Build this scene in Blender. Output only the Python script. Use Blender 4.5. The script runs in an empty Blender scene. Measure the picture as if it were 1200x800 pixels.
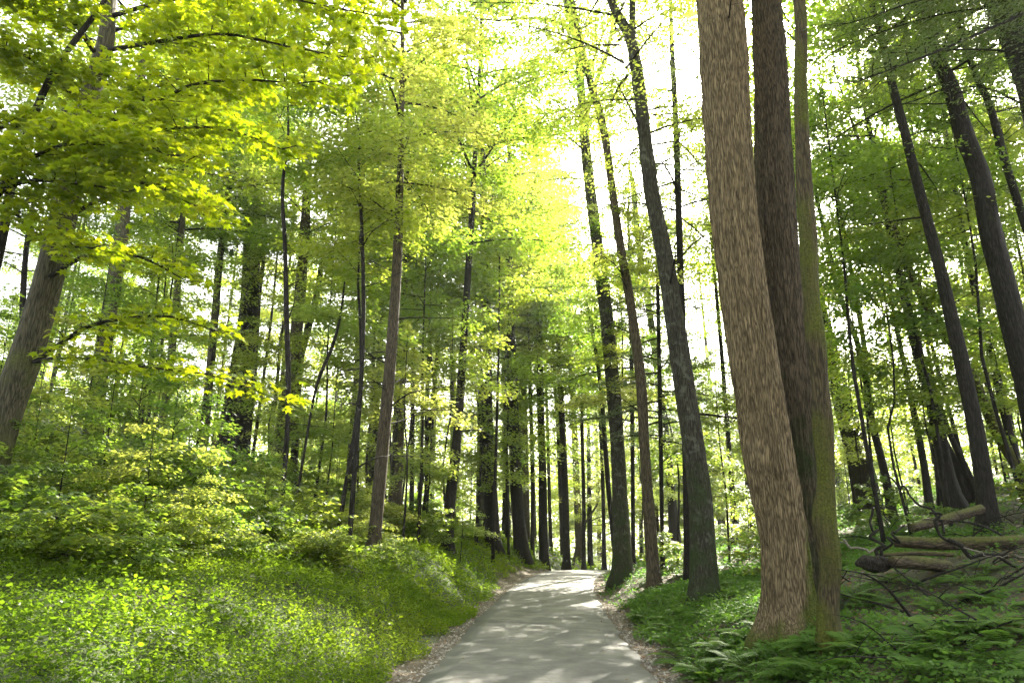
import bpy, math, random
import numpy as np
from mathutils import Vector, Matrix

sc = bpy.context.scene
PI = math.pi
# ------------------------------------------------------------------ camera
F = 867.0                     # focal length in pixels of a 1200 px wide picture
PITCH = math.atan(240.0 / F)
CAMZ = 1.6
cam_d = bpy.data.cameras.new('camera')
cam = bpy.data.objects.new('camera', cam_d)
sc.collection.objects.link(cam)
cam.location = (0, 0, CAMZ)
cam.rotation_euler = (PI / 2 + PITCH, 0, 0)
cam_d.sensor_width = 36.0
cam_d.lens = 36.0 * F / 1200.0
cam_d.clip_start = 0.05
cam_d.clip_end = 3000
sc.camera = cam
# ------------------------------------------------------------------ light
SUN_EL, SUN_AZ = math.radians(36.9), math.radians(23.4)
SDIR = Vector((math.sin(SUN_AZ) * math.cos(SUN_EL), math.cos(SUN_AZ) * math.cos(SUN_EL), math.sin(SUN_EL)))
w = bpy.data.worlds.new('World'); sc.world = w; w.use_nodes = True
nt = w.node_tree
bg = nt.nodes['Background']
sky = nt.nodes.new('ShaderNodeTexSky'); sky.sky_type = 'NISHITA'; sky.sun_disc = False
sky.sun_elevation = SUN_EL; sky.sun_rotation = SUN_AZ
sky.air_density = 1.0; sky.dust_density = 3.0; sky.ozone_density = 1.0
geo = nt.nodes.new('ShaderNodeTexCoord')
dot = nt.nodes.new('ShaderNodeVectorMath'); dot.operation = 'DOT_PRODUCT'
nrm = nt.nodes.new('ShaderNodeVectorMath'); nrm.operation = 'NORMALIZE'
nt.links.new(geo.outputs['Generated'], nrm.inputs[0])
nt.links.new(nrm.outputs[0], dot.inputs[0]); dot.inputs[1].default_value = SDIR
gt = nt.nodes.new('ShaderNodeMath'); gt.operation = 'GREATER_THAN'
nt.links.new(dot.outputs['Value'], gt.inputs[0]); gt.inputs[1].default_value = math.cos(math.radians(0.42))
mul = nt.nodes.new('ShaderNodeMath'); mul.operation = 'MULTIPLY'; mul.inputs[1].default_value = 900.0
nt.links.new(gt.outputs[0], mul.inputs[0])
addn = nt.nodes.new('ShaderNodeVectorMath'); addn.operation = 'ADD'
bw = nt.nodes.new('ShaderNodeRGBToBW'); nt.links.new(sky.outputs[0], bw.inputs[0])
wt = nt.nodes.new('ShaderNodeVectorMath'); wt.operation = 'MULTIPLY'; wt.inputs[1].default_value = (1.04, 1.0, .90); nt.links.new(bw.outputs[0], wt.inputs[0])
hz = nt.nodes.new('ShaderNodeMix'); hz.data_type = 'RGBA'; hz.inputs[0].default_value = .75
nt.links.new(sky.outputs[0], hz.inputs[6]); nt.links.new(wt.outputs[0], hz.inputs[7])
nt.links.new(hz.outputs[2], addn.inputs[0]); nt.links.new(mul.outputs[0], addn.inputs[1])
nt.links.new(addn.outputs[0], bg.inputs[0]); bg.inputs[1].default_value = 0.15
sl = bpy.data.lights.new('sun', 'SUN'); sl.energy = 5.0; sl.angle = math.radians(0.5); sl.color = (1.0, 0.93, 0.80)
so = bpy.data.objects.new('sun', sl); sc.collection.objects.link(so)
so.rotation_euler = SDIR.to_track_quat('Z', 'Y').to_euler()
sc.view_settings.view_transform = 'Standard'; sc.view_settings.look = 'None'
sc.view_settings.gamma = 1.0; sc.view_settings.use_curve_mapping = False
sc.view_settings.exposure = 2.8
cy = sc.cycles
cy.max_bounces = 8; cy.diffuse_bounces = 5; cy.glossy_bounces = 2; cy.transmission_bounces = 6
cy.transparent_max_bounces = 4; cy.caustics_reflective = False; cy.caustics_refractive = False
cy.sample_clamp_indirect = 6.0

# ------------------------------------------------------------------ helpers
COL = sc.collection
rng = np.random.default_rng(7)
random.seed(7)

def ray(u, v):
    X = (u - 600) / F; U = (400 - v) / F
    return np.array([X, math.cos(PITCH) - U * math.sin(PITCH), math.sin(PITCH) + U * math.cos(PITCH)])

def at(u, v, Y):
    r = ray(u, v)
    return np.array([0, 0, CAMZ]) + r * (Y / r[1])

FWD = np.array([0, math.cos(PITCH), math.sin(PITCH)])

def pxm(p):                      # metres per picture pixel at point p
    return float(np.dot(np.asarray(p) - np.array([0, 0, CAMZ]), FWD)) / F

def sstep(a, b, x):
    t = np.clip((np.asarray(x, float) - a) / (b - a), 0, 1)
    return t * t * (3 - 2 * t)

def vnoise(x, y, seed=0):
    x = np.asarray(x, float); y = np.asarray(y, float)
    xi = np.floor(x).astype(np.int64); yi = np.floor(y).astype(np.int64)
    fx = x - xi; fy = y - yi
    fx = fx * fx * (3 - 2 * fx); fy = fy * fy * (3 - 2 * fy)
    def h(a, b):
        n = (a * 374761393 + b * 668265263 + seed * 1442695041) & 0x7fffffff
        n = ((n ^ (n >> 13)) * 1274126177) & 0x7fffffff
        return ((n ^ (n >> 16)) & 0xffff) / 65535.0
    return (h(xi, yi) * (1 - fx) + h(xi + 1, yi) * fx) * (1 - fy) + (h(xi, yi + 1) * (1 - fx) + h(xi + 1, yi + 1) * fx) * fy

RY = [-30, 0, 11, 18.7, 27.4, 33.1, 38, 44, 52, 62, 80, 120, 900]
RX = [-.6, -.05, .38, .73, 1.3, 1.85, 2.6, 3.9, 6.2, 10, 18, 40, 500]
RZ = [-.5, -.25, -.19, -.10, -.04, .09, .19, .29, .05, -.9, -3, -6, -6]
_yy = np.arange(-30, 900, 1.0)
def _sm(v):
    a = np.interp(_yy, RY, v); k = np.hanning(9); k /= k.sum()
    return np.convolve(np.pad(a, 4, mode='edge'), k, mode='valid')
_xs, _zs = _sm(RX), _sm(RZ)
def road_x(y): return np.interp(y, _yy, _xs)
def road_z(y): return np.interp(y, _yy, _zs)
HALF = 1.6

def T(x, y):
    x = np.asarray(x, float); y = np.asarray(y, float)
    d = x - road_x(y)
    dl = np.maximum(0, -d - HALF); dr = np.maximum(0, d - HALF)
    A = 0.55 + 0.45 * sstep(6, 22, y)
    L = A * (1.35 * sstep(.45, 2.7, dl)) + 0.26 * np.maximum(0, np.minimum(dl, 34) - 2.2)
    R = .30 * sstep(.3, 1.5, dr) + 0.235 * np.maximum(0, np.minimum(dr, 26) - .9)
    far = 1 - .85 * sstep(42, 95, y)
    bump = (vnoise(x * .45, y * .45, 3) - .5) * .35 + (vnoise(x * 1.7, y * 1.7, 5) - .5) * .12
    off = sstep(.5, 2.5, dl) + sstep(.4, 2.2, dr)
    ditch = -.05 * np.exp(-((dl - .35) / .25) ** 2) * (dl > 0) - .05 * np.exp(-((dr - .35) / .25) ** 2) * (dr > 0)
    return road_z(y) + (L + R) * far + bump * off + ditch

def hit(u, v, ymax=140):
    r = ray(u, v); r = r / r[1]
    Y = np.arange(4, ymax, .05)
    z = CAMZ + r[2] * Y; x = r[0] * Y
    g = T(x, Y)
    k = np.where(z <= g)[0]
    return float(Y[k[0]]) if len(k) else None

def mesh(name, V, faces, mat, smooth=True, attrs=None, uv=None):
    """faces: (n,k) array or list of such arrays"""
    V = np.asarray(V, np.float32)
    if not isinstance(faces, list): faces = [faces]
    faces = [np.asarray(f, np.int32) for f in faces if len(f)]
    loops = np.concatenate([f.ravel() for f in faces])
    tot = np.concatenate([np.full(len(f), f.shape[1], np.int32) for f in faces])
    st = np.concatenate([[0], np.cumsum(tot)[:-1]]).astype(np.int32)
    me = bpy.data.meshes.new(name)
    me.vertices.add(len(V)); me.vertices.foreach_set('co', V.ravel())
    me.loops.add(len(loops)); me.loops.foreach_set('vertex_index', loops)
    me.polygons.add(len(tot)); me.polygons.foreach_set('loop_start', st); me.polygons.foreach_set('loop_total', tot)
    me.polygons.foreach_set('use_smooth', np.full(len(tot), smooth, bool))
    me.update(calc_edges=True)
    for k, (dom, a) in (attrs or {}).items():
        at_ = me.attributes.new(k, 'FLOAT', dom); at_.data.foreach_set('value', np.asarray(a, np.float32))
    for m_ in (mat if isinstance(mat, (list, tuple)) else [mat]): me.materials.append(m_)
    return me

def link(name, me, parent=None, kind=None, loc=None, rot=None, scale=None):
    o = bpy.data.objects.new(name, me); COL.objects.link(o)
    if parent: o.parent = parent
    if kind: o['kind'] = kind
    if loc is not None: o.location = loc
    if rot is not None: o.rotation_euler = rot
    if scale is not None: o.scale = (scale,) * 3 if np.isscalar(scale) else scale
    return o

def thing(name, label, cat, loc=(0, 0, 0), group=None, me=None):
    o = bpy.data.objects.new(name, me); COL.objects.link(o)
    o.location = loc; o['label'] = label; o['category'] = cat
    if group: o['group'] = group
    return o

def catmull(P, n):
    P = np.asarray(P, float)
    if len(P) < 3:
        t = np.linspace(0, 1, n)[:, None]; return P[0] * (1 - t) + P[-1] * t
    d = np.concatenate([[0], np.cumsum(np.linalg.norm(np.diff(P[:, :3], axis=0), axis=1))])
    E = np.vstack([2 * P[0] - P[1], P, 2 * P[-1] - P[-2]])
    out = []
    for s in np.linspace(0, d[-1], n):
        i = min(np.searchsorted(d, s, 'right') - 1, len(P) - 2); u = (s - d[i]) / max(1e-9, d[i + 1] - d[i])
        a, b, c, e = E[i], E[i + 1], E[i + 2], E[i + 3]
        out.append(.5 * (2 * b + (c - a) * u + (2 * a - 5 * b + 4 * c - e) * u * u + (3 * b - a - 3 * c + e) * u ** 3))
    return np.array(out)

def tube(P, R, sides, disp=None, cap=True):
    """P (n,3), R (n,) -> verts, quads(list). disp(theta, s) gives a radius factor array"""
    P = np.asarray(P, float); n = len(P); R = np.asarray(R, float)
    t = np.gradient(P, axis=0); t /= np.linalg.norm(t, axis=1)[:, None] + 1e-9
    ref = np.array([0, 1.0, 0]) if abs(t[0][1]) < .9 else np.array([1.0, 0, 0])
    a = np.cross(t, ref); a /= np.linalg.norm(a, axis=1)[:, None] + 1e-9
    b = np.cross(a, t)
    th = np.arange(sides) * 2 * PI / sides
    RR = np.repeat(R[:, None], sides, 1)
    if disp is not None:
        s = np.concatenate([[0], np.cumsum(np.linalg.norm(np.diff(P, axis=0), axis=1))])
        RR = RR * disp(th[None, :], s[:, None])
    V = P[:, None, :] + RR[:, :, None] * (np.cos(th)[None, :, None] * a[:, None, :] + np.sin(th)[None, :, None] * b[:, None, :])
    V = V.reshape(-1, 3)
    i = np.arange(n - 1)[:, None] * sides; j = np.arange(sides)[None, :]; k = (j + 1) % sides
    q = np.stack([i + j, i + k, i + sides + k, i + sides + j], -1).reshape(-1, 4)
    fs = [q]
    if cap:
        V = np.vstack([V, P[0], P[-1]]); c0 = n * sides; c1 = c0 + 1; jj = np.arange(sides)
        fs.append(np.stack([np.full(sides, c0), (jj + 1) % sides, jj], -1))
        fs.append(np.stack([np.full(sides, c1), (n - 1) * sides + jj, (n - 1) * sides + (jj + 1) % sides], -1))
    return V, fs

def join(parts):
    """parts: list of (V, [faces]) -> one"""
    Vs, by, o = [], {}, 0
    for V, fs in parts:
        Vs.append(V)
        for f in fs: by.setdefault(f.shape[1], []).append(np.asarray(f) + o)
        o += len(V)
    return np.vstack(Vs), [np.vstack(v) for v in by.values()]

# ------------------------------------------------------------------ leaf scatter
def nrmz(a): return a / (np.linalg.norm(a, axis=-1, keepdims=True) + 1e-9)

DIAMOND = (np.array([[0, 0, 0], [.34, .42, -.10], [0, 1, -.06], [-.34, .42, -.10]]), np.array([[0, 1, 2, 3]]))
OVAL = (np.array([[0, 0, 0], [.24, .22, -.05], [.30, .55, -.07], [0, 1.0, -.12], [-.30, .55, -.07], [-.24, .22, -.05]]), np.array([[0, 1, 2, 3], [0, 3, 4, 5]]))
MAPLE = (np.array([[0, 0, 0], [.22, -.02, -.03], [.52, .16, -.10], [.26, .30, -.03], [.44, .66, -.12], [.14, .60, -.03],
                   [0, 1.05, -.12], [-.14, .60, -.03], [-.44, .66, -.12], [-.26, .30, -.03], [-.52, .16, -.10], [-.22, -.02, -.03], [0, .4, .03]]),
         np.array([[0, 1, 3, 12], [1, 2, 3, 3], [12, 3, 4, 5], [12, 5, 6, 7], [12, 7, 8, 9], [9, 10, 11, 11], [0, 12, 9, 11]]))
def _fixtri(t):
    V, f = t
    q = [r for r in f if len(set(r)) == 4]; tr = [[r[0], r[1], r[2]] for r in f if len(set(r)) == 3]
    return V, [np.array(q)] + ([np.array(tr)] if tr else [])
MAPLE = _fixtri(MAPLE); DIAMOND = (DIAMOND[0], [DIAMOND[1]]); OVAL = (OVAL[0], [OVAL[1]])
NEEDLE = (np.array([[0, 0, 0], [.13, .35, -.02], [0, 1, -.10], [-.13, .35, -.02]]), [np.array([[0, 1, 2, 3]])])

def scatter(tmpl, P, D, N, S, rnd=None):
    """template instances: P pos, D forward dir, N normal (n,3), S scale"""
    tv, tf = tmpl; n = len(P); k = len(tv)
    X = nrmz(np.cross(D, N)); Z = nrmz(np.cross(X, D)); D = nrmz(D)
    V = P[:, None] + S[:, None, None] * (tv[None, :, 0:1] * X[:, None] + tv[None, :, 1:2] * D[:, None] + tv[None, :, 2:3] * Z[:, None])
    base = (np.arange(n) * k)[:, None, None]
    fs = [(f[None] + base).reshape(-1, f.shape[1]) for f in tf]
    if rnd is None: rnd = rng.random(n)
    att = np.concatenate([np.repeat(rnd, len(f)) for f in tf])
    return V.reshape(-1, 3), fs, att

def scatter_join(lst):
    V, by, o = [], {}, 0
    for v, fs, att in lst:
        V.append(v); i = 0
        for f in fs:
            by.setdefault(f.shape[1], [[], []]); by[f.shape[1]][0].append(f + o); by[f.shape[1]][1].append(att[i:i + len(f)]); i += len(f)
        o += len(v)
    ks = list(by)
    return np.vstack(V), [np.vstack(by[k][0]) for k in ks], np.concatenate([np.concatenate(by[k][1]) for k in ks])

def leaf_frames(n, dirs, tilt, droop=.15):
    a = rng.normal(0, 1.0, n)
    d = dirs.copy(); c, s = np.cos(a), np.sin(a)
    d = np.stack([d[:, 0] * c - d[:, 1] * s, d[:, 0] * s + d[:, 1] * c, -np.abs(rng.normal(droop, .2, n))], -1)
    N = np.stack([rng.normal(0, tilt, n), rng.normal(0, tilt, n), np.ones(n)], -1)
    return nrmz(d), nrmz(N)

def bough(path, radius0, L2, nleaf, size, tmpl, tilt=.45, thick=.12, nsec=None, droop=.1, sidespan=1.0, limbs=None, sides=5, tag0=None, jit=.12):
    """leafy branch along path (n,3): returns leaf arrays, adds limb tubes"""
    P = catmull(path, max(6, len(path) * 3)); n = len(P)
    if limbs is not None:
        limbs.append(tube(P, radius0 * np.linspace(1, .15, n), sides, cap=False))
    total = np.linalg.norm(np.diff(P, axis=0), axis=1).sum()
    nsec = nsec or max(6, int(total / .22))
    out = []
    S = np.linspace(.18, 1.0, nsec)
    lens = L2 * (1 - .62 * S) * rng.uniform(.7, 1.2, nsec) * np.minimum(1, .45 + S * 2)
    wsum = lens.sum(); PP, DD = [], []
    for i, s in enumerate(S):
        k = s * (n - 1); a = int(min(k, n - 2)); p = P[a] + (P[a + 1] - P[a]) * (k - a)
        fwd = nrmz(P[a + 1] - P[a]); hz = np.array([fwd[0], fwd[1], 0]); hz = nrmz(hz) if np.linalg.norm(hz) > .2 else np.array([1.0, 0, 0])
        ang = (1 if i % 2 else -1) * rng.uniform(.7, 1.15) * sidespan
        if s > .97: ang = 0
        c, sn = math.cos(ang), math.sin(ang)
        d = np.array([hz[0] * c - hz[1] * sn, hz[0] * sn + hz[1] * c, rng.uniform(-.12, .22)])
        e = p + d * lens[i] + np.array([0, 0, -droop * lens[i]])
        m = p + d * lens[i] * .5 + np.array([0, 0, .04 * lens[i]])
        if limbs is not None: limbs.append(tube(np.array([p, m, e]), np.array([radius0 * .28, radius0 * .16, radius0 * .05]), 3, cap=False))
        c_ = max(2, int(nleaf * lens[i] / wsum))
        t = rng.uniform(.08, 1.05, c_)[:, None]
        q = (1 - t) ** 2 * p + 2 * t * (1 - t) * m + t * t * e
        lat = rng.normal(0, 1, (c_, 3)) * np.array([jit, jit, thick]) * (.5 + lens[i] * .5)
        PP.append(q + lat); DD.append(np.repeat(d[None], c_, 0))
    PP = np.vstack(PP); DD = np.vstack(DD); m = len(PP)
    d, N = leaf_frames(m, DD, tilt)
    base = rng.random() if tag0 is None else tag0
    return scatter(tmpl, PP, d, N, size * rng.uniform(.6, 1.25, m), np.clip(base * .45 + rng.random(m) * .55, 0, 1))

# ------------------------------------------------------------------ materials
def newmat(name):
    m = bpy.data.materials.new(name); m.use_nodes = True
    n = m.node_tree; n.nodes.clear(); return m, n
def N(n, t, **kw):
    x = n.nodes.new(t)
    for k, v in kw.items(): setattr(x, k, v)
    return x
def ramp(n, fac, stops):
    r = N(n, 'ShaderNodeValToRGB'); cr = r.color_ramp
    while len(cr.elements) < len(stops): cr.elements.new(.5)
    for e, (p, c) in zip(cr.elements, stops): e.position = p; e.color = (*c, 1)
    n.links.new(fac, r.inputs[0]); return r.outputs[0]

def leafmat(name, cols, trans, tw=.55, gloss=.08, hue=.5):
    """cols: list of reflectance colours picked per leaf, trans: light let through"""
    m, n = newmat(name)
    at_ = N(n, 'ShaderNodeAttribute', attribute_name='rnd')
    oi = N(n, 'ShaderNodeObjectInfo')
    mx = N(n, 'ShaderNodeMath', operation='MULTIPLY_ADD'); mx.inputs[1].default_value = hue; mx.inputs[2].default_value = 0
    n.links.new(oi.outputs['Random'], mx.inputs[0])
    ad = N(n, 'ShaderNodeMath', operation='MULTIPLY_ADD'); ad.inputs[1].default_value = 1 - hue
    n.links.new(at_.outputs['Fac'], ad.inputs[0]); n.links.new(mx.outputs[0], ad.inputs[2])
    k = len(cols)
    c1 = ramp(n, ad.outputs[0], [(i / (k - 1), c) for i, c in enumerate(cols)])
    c2 = ramp(n, ad.outputs[0], [(i / (k - 1), c) for i, c in enumerate(trans)])
    d = N(n, 'ShaderNodeBsdfDiffuse'); t = N(n, 'ShaderNodeBsdfTranslucent'); g = N(n, 'ShaderNodeBsdfGlossy')
    g.inputs['Roughness'].default_value = .42; g.inputs['Color'].default_value = (1, 1, 1, 1)
    n.links.new(c1, d.inputs[0]); n.links.new(c2, t.inputs[0])
    a = N(n, 'ShaderNodeMixShader'); a.inputs[0].default_value = tw
    n.links.new(d.outputs[0], a.inputs[1]); n.links.new(t.outputs[0], a.inputs[2])
    b = N(n, 'ShaderNodeMixShader')
    lw = N(n, 'ShaderNodeFresnel'); lw.inputs[0].default_value = 1.4
    ml = N(n, 'ShaderNodeMath', operation='MULTIPLY'); ml.inputs[1].default_value = gloss * 3.5; n.links.new(lw.outputs[0], ml.inputs[0])
    mn = N(n, 'ShaderNodeMath', operation='MINIMUM'); mn.inputs[1].default_value = .12; n.links.new(ml.outputs[0], mn.inputs[0])
    n.links.new(mn.outputs[0], b.inputs[0]); n.links.new(a.outputs[0], b.inputs[1]); n.links.new(g.outputs[0], b.inputs[2])
    o = N(n, 'ShaderNodeOutputMaterial'); n.links.new(b.outputs[0], o.inputs[0])
    return m

M_MAPLE = leafmat('maple_leaf', [(.07, .12, .012), (.10, .15, .012), (.12, .17, .012)], [(.32, .46, .006), (.54, .61, .008), (.76, .72, .012)], .6)
M_BROAD = leafmat('broad_leaf', [(.035, .075, .012), (.065, .115, .016), (.11, .155, .022)], [(.12, .27, .02), (.34, .50, .035), (.60, .65, .06)], .58)
M_PALE = leafmat('pale_leaf', [(.07, .12, .018), (.095, .15, .022), (.13, .18, .03)], [(.28, .48, .04), (.52, .61, .07), (.72, .73, .14)], .58)
M_HEM = leafmat('needle_leaf', [(.028, .055, .02), (.045, .075, .024), (.07, .10, .026)], [(.08, .15, .04), (.15, .23, .04), (.30, .36, .06)], .45, .10)
M_COVER = leafmat('ground_leaf', [(.09, .11, .025), (.06, .11, .014), (.09, .14, .016), (.13, .17, .02)], [(.24, .26, .03), (.18, .34, .012), (.32, .46, .015), (.58, .60, .03)], .5, .02)
M_FERN = leafmat('fern_leaf', [(.075, .15, .03), (.105, .195, .038), (.15, .23, .045)], [(.10, .25, .03), (.17, .33, .035), (.27, .40, .04)], .45, .02)
M_LITTER = leafmat('dead_leaf', [(.11, .06, .03), (.20, .12, .06), (.32, .22, .12)], [(.08, .04, .02), (.12, .07, .03), (.2, .12, .05)], .2, .06)

def bark(name, c1, c2, moss=0, mosscol=(.08, .11, .012), scale=1.0, bump=.6, lichen=0.0, along='z'):
    m, n = newmat(name)
    tc = N(n, 'ShaderNodeTexCoord'); mp = N(n, 'ShaderNodeMapping'); mp.inputs['Scale'].default_value = (38 * scale, 38 * scale, 3.2 * scale) if along == 'z' else (3.0 * scale, 20 * scale, 20 * scale)
    n.links.new(tc.outputs['Object'], mp.inputs[0])
    no = N(n, 'ShaderNodeTexNoise'); no.inputs['Scale'].default_value = 1.6; no.inputs['Detail'].default_value = 6; no.inputs['Roughness'].default_value = .65
    n.links.new(mp.outputs[0], no.inputs[0])
    vo = N(n, 'ShaderNodeTexVoronoi', feature='DISTANCE_TO_EDGE'); vo.inputs['Scale'].default_value = 1.0
    dn_ = N(n, 'ShaderNodeTexNoise'); dn_.inputs['Scale'].default_value = .7; dn_.inputs['Detail'].default_value = 3; n.links.new(mp.outputs[0], dn_.inputs[0])
    dv = N(n, 'ShaderNodeVectorMath', operation='MULTIPLY_ADD'); dv.inputs[1].default_value = (1.6, 1.6, 1.6); n.links.new(dn_.outputs[1], dv.inputs[0]); n.links.new(mp.outputs[0], dv.inputs[2])
    n.links.new(dv.outputs[0], vo.inputs[0])
    nb = N(n, 'ShaderNodeTexNoise'); nb.inputs['Scale'].default_value = 2.2; nb.inputs['Detail'].default_value = 4; n.links.new(tc.outputs['Object'], nb.inputs[0])
    ad = N(n, 'ShaderNodeMath', operation='MULTIPLY_ADD'); ad.inputs[1].default_value = 1.3
    vm = N(n, 'ShaderNodeMath', operation='MINIMUM'); vm.inputs[1].default_value = .28; n.links.new(vo.outputs['Distance'], vm.inputs[0])
    n.links.new(vm.outputs[0], ad.inputs[0]); n.links.new(no.outputs[0], ad.inputs[2])
    col = ramp(n, ad.outputs[0], [(.46, tuple(c * .40 for c in c1)), (.62, c1), (.98, c2)])
    if lichen:
        nl = N(n, 'ShaderNodeTexNoise'); nl.inputs['Scale'].default_value = 5.5; nl.inputs['Detail'].default_value = 3; n.links.new(tc.outputs['Object'], nl.inputs[0])
        lf = N(n, 'ShaderNodeMapRange'); lf.inputs[1].default_value = .56; lf.inputs[2].default_value = .66; lf.inputs[4].default_value = lichen; n.links.new(nl.outputs[0], lf.inputs[0])
        ml = N(n, 'ShaderNodeMix', data_type='RGBA'); n.links.new(lf.outputs[0], ml.inputs[0]); n.links.new(col, ml.inputs[6]); ml.inputs[7].default_value = (.26, .28, .22, 1); col = ml.outputs[2]
    if moss:
        at_ = N(n, 'ShaderNodeAttribute', attribute_name='moss')
        mm = N(n, 'ShaderNodeMath', operation='MULTIPLY_ADD'); mm.inputs[1].default_value = 1.0
        n.links.new(at_.outputs['Fac'], mm.inputs[0]); n.links.new(nb.outputs[0], mm.inputs[2])
        mr = N(n, 'ShaderNodeMapRange'); mr.inputs[1].default_value = 1.02 - moss * .45; mr.inputs[2].default_value = 1.18 - moss * .3
        n.links.new(mm.outputs[0], mr.inputs[0])
        fine = N(n, 'ShaderNodeTexNoise'); fine.inputs['Scale'].default_value = 40; n.links.new(tc.outputs['Object'], fine.inputs[0])
        mc = ramp(n, fine.outputs[0], [(.3, tuple(c * .5 for c in mosscol)), (.7, tuple(c * 1.5 for c in mosscol))])
        mx = N(n, 'ShaderNodeMix', data_type='RGBA'); n.links.new(mr.outputs[0], mx.inputs[0]); n.links.new(col, mx.inputs[6]); n.links.new(mc, mx.inputs[7]); col = mx.outputs[2]
    bs = N(n, 'ShaderNodeBsdfPrincipled'); bs.inputs['Roughness'].default_value = .85
    bs.inputs['Specular IOR Level'].default_value = .25
    n.links.new(col, bs.inputs['Base Color'])
    bp = N(n, 'ShaderNodeBump'); bp.inputs['Strength'].default_value = bump; bp.inputs['Distance'].default_value = .03
    n.links.new(ad.outputs[0], bp.inputs['Height']); n.links.new(bp.outputs[0], bs.inputs['Normal'])
    o = N(n, 'ShaderNodeOutputMaterial'); n.links.new(bs.outputs[0], o.inputs[0])
    return m

B_BIG = bark('bark_oak', (.13, .097, .052), (.33, .255, .142), moss=.4, mosscol=(.07, .085, .012), scale=1.0, bump=.9)
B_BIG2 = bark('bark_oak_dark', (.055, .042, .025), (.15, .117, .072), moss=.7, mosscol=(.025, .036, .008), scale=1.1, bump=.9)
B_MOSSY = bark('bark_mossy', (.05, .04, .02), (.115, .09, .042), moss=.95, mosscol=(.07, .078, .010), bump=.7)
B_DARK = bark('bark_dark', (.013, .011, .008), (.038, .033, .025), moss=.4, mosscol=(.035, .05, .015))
B_GREY = bark('bark_grey', (.030, .028, .019), (.088, .082, .058), moss=.6, mosscol=(.03, .045, .012), lichen=.22)
B_PALE = bark('bark_pale', (.06, .054, .034), (.145, .13, .082), moss=.5, mosscol=(.09, .10, .03), bump=.4)
B_BROWN = bark('bark_brown', (.055, .043, .026), (.14, .112, .068), moss=.3, mosscol=(.07, .08, .02))
B_LOG = bark('bark_log', (.05, .038, .024), (.12, .092, .058), moss=1.0, mosscol=(.08, .085, .018), along='x')
B_STICK = bark('bark_stick', (.20, .17, .13), (.38, .34, .28), scale=2)
BM = dict(big=B_BIG, big2=B_BIG2, mossy=B_MOSSY, dark=B_DARK, grey=B_GREY, pale=B_PALE, brown=B_BROWN)

# ground: soil, litter and moss, with a worn dirt shoulder by the road
mg, n = newmat('forest_floor')
tc = N(n, 'ShaderNodeTexCoord')
n1 = N(n, 'ShaderNodeTexNoise'); n1.inputs['Scale'].default_value = .8; n1.inputs['Detail'].default_value = 5; n.links.new(tc.outputs['Object'], n1.inputs[0])
n2 = N(n, 'ShaderNodeTexNoise'); n2.inputs['Scale'].default_value = 22; n2.inputs['Detail'].default_value = 6; n2.inputs['Roughness'].default_value = .7; n.links.new(tc.outputs['Object'], n2.inputs[0])
v1 = N(n, 'ShaderNodeTexVoronoi'); v1.inputs['Scale'].default_value = 16; n.links.new(tc.outputs['Object'], v1.inputs[0])
soil = ramp(n, n2.outputs[0], [(.3, (.03, .024, .013)), (.5, (.07, .055, .03)), (.72, (.15, .12, .07))])
lit = N(n, 'ShaderNodeMix', data_type='RGBA', blend_type='MULTIPLY'); lit.inputs[0].default_value = .6
hv = N(n, 'ShaderNodeHueSaturation'); hv.inputs['Saturation'].default_value = .12; n.links.new(v1.outputs['Color'], hv.inputs['Color']); n.links.new(soil, lit.inputs[6]); n.links.new(hv.outputs[0], lit.inputs[7])
hs = N(n, 'ShaderNodeHueSaturation'); hs.inputs['Saturation'].default_value = 1.0; n.links.new(lit.outputs[2], hs.inputs['Color'])
gsel = N(n, 'ShaderNodeMapRange'); gsel.inputs[1].default_value = .30; gsel.inputs[2].default_value = .48; n.links.new(n1.outputs[0], gsel.inputs[0])
green = ramp(n, n2.outputs[0], [(.3, (.03, .045, .012)), (.7, (.075, .105, .025))])
ag = N(n, 'ShaderNodeAttribute', attribute_name='green'); mm = N(n, 'ShaderNodeMath', operation='MULTIPLY'); n.links.new(ag.outputs['Fac'], mm.inputs[0]); n.links.new(gsel.outputs[0], mm.inputs[1])
mx = N(n, 'ShaderNodeMix', data_type='RGBA'); n.links.new(mm.outputs[0], mx.inputs[0]); n.links.new(hs.outputs[0], mx.inputs[6]); n.links.new(green, mx.inputs[7])
ash = N(n, 'ShaderNodeAttribute', attribute_name='shoulder')
n3 = N(n, 'ShaderNodeTexNoise'); n3.inputs['Scale'].default_value = 3; n3.inputs['Detail'].default_value = 6; n.links.new(tc.outputs['Object'], n3.inputs[0])
sa = N(n, 'ShaderNodeMath', operation='MULTIPLY_ADD'); sa.inputs[1].default_value = 1.0; sb = N(n, 'ShaderNodeMath', operation='SUBTRACT'); sb.inputs[1].default_value = .5
n.links.new(n3.outputs[0], sb.inputs[0]); n.links.new(ash.outputs['Fac'], sa.inputs[0]); n.links.new(sb.outputs[0], sa.inputs[2])
sr = N(n, 'ShaderNodeMapRange'); sr.inputs[1].default_value = .35; sr.inputs[2].default_value = .6; n.links.new(sa.outputs[0], sr.inputs[0])
dirt = ramp(n, n2.outputs[0], [(.3, (.045, .036, .023)), (.5, (.10, .08, .052)), (.75, (.21, .175, .115))])
m2 = N(n, 'ShaderNodeMix', data_type='RGBA'); n.links.new(sr.outputs[0], m2.inputs[0]); n.links.new(mx.outputs[2], m2.inputs[6]); n.links.new(dirt, m2.inputs[7])
bs = N(n, 'ShaderNodeBsdfPrincipled'); bs.inputs['Roughness'].default_value = .95; n.links.new(m2.outputs[2], bs.inputs['Base Color'])
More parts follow.
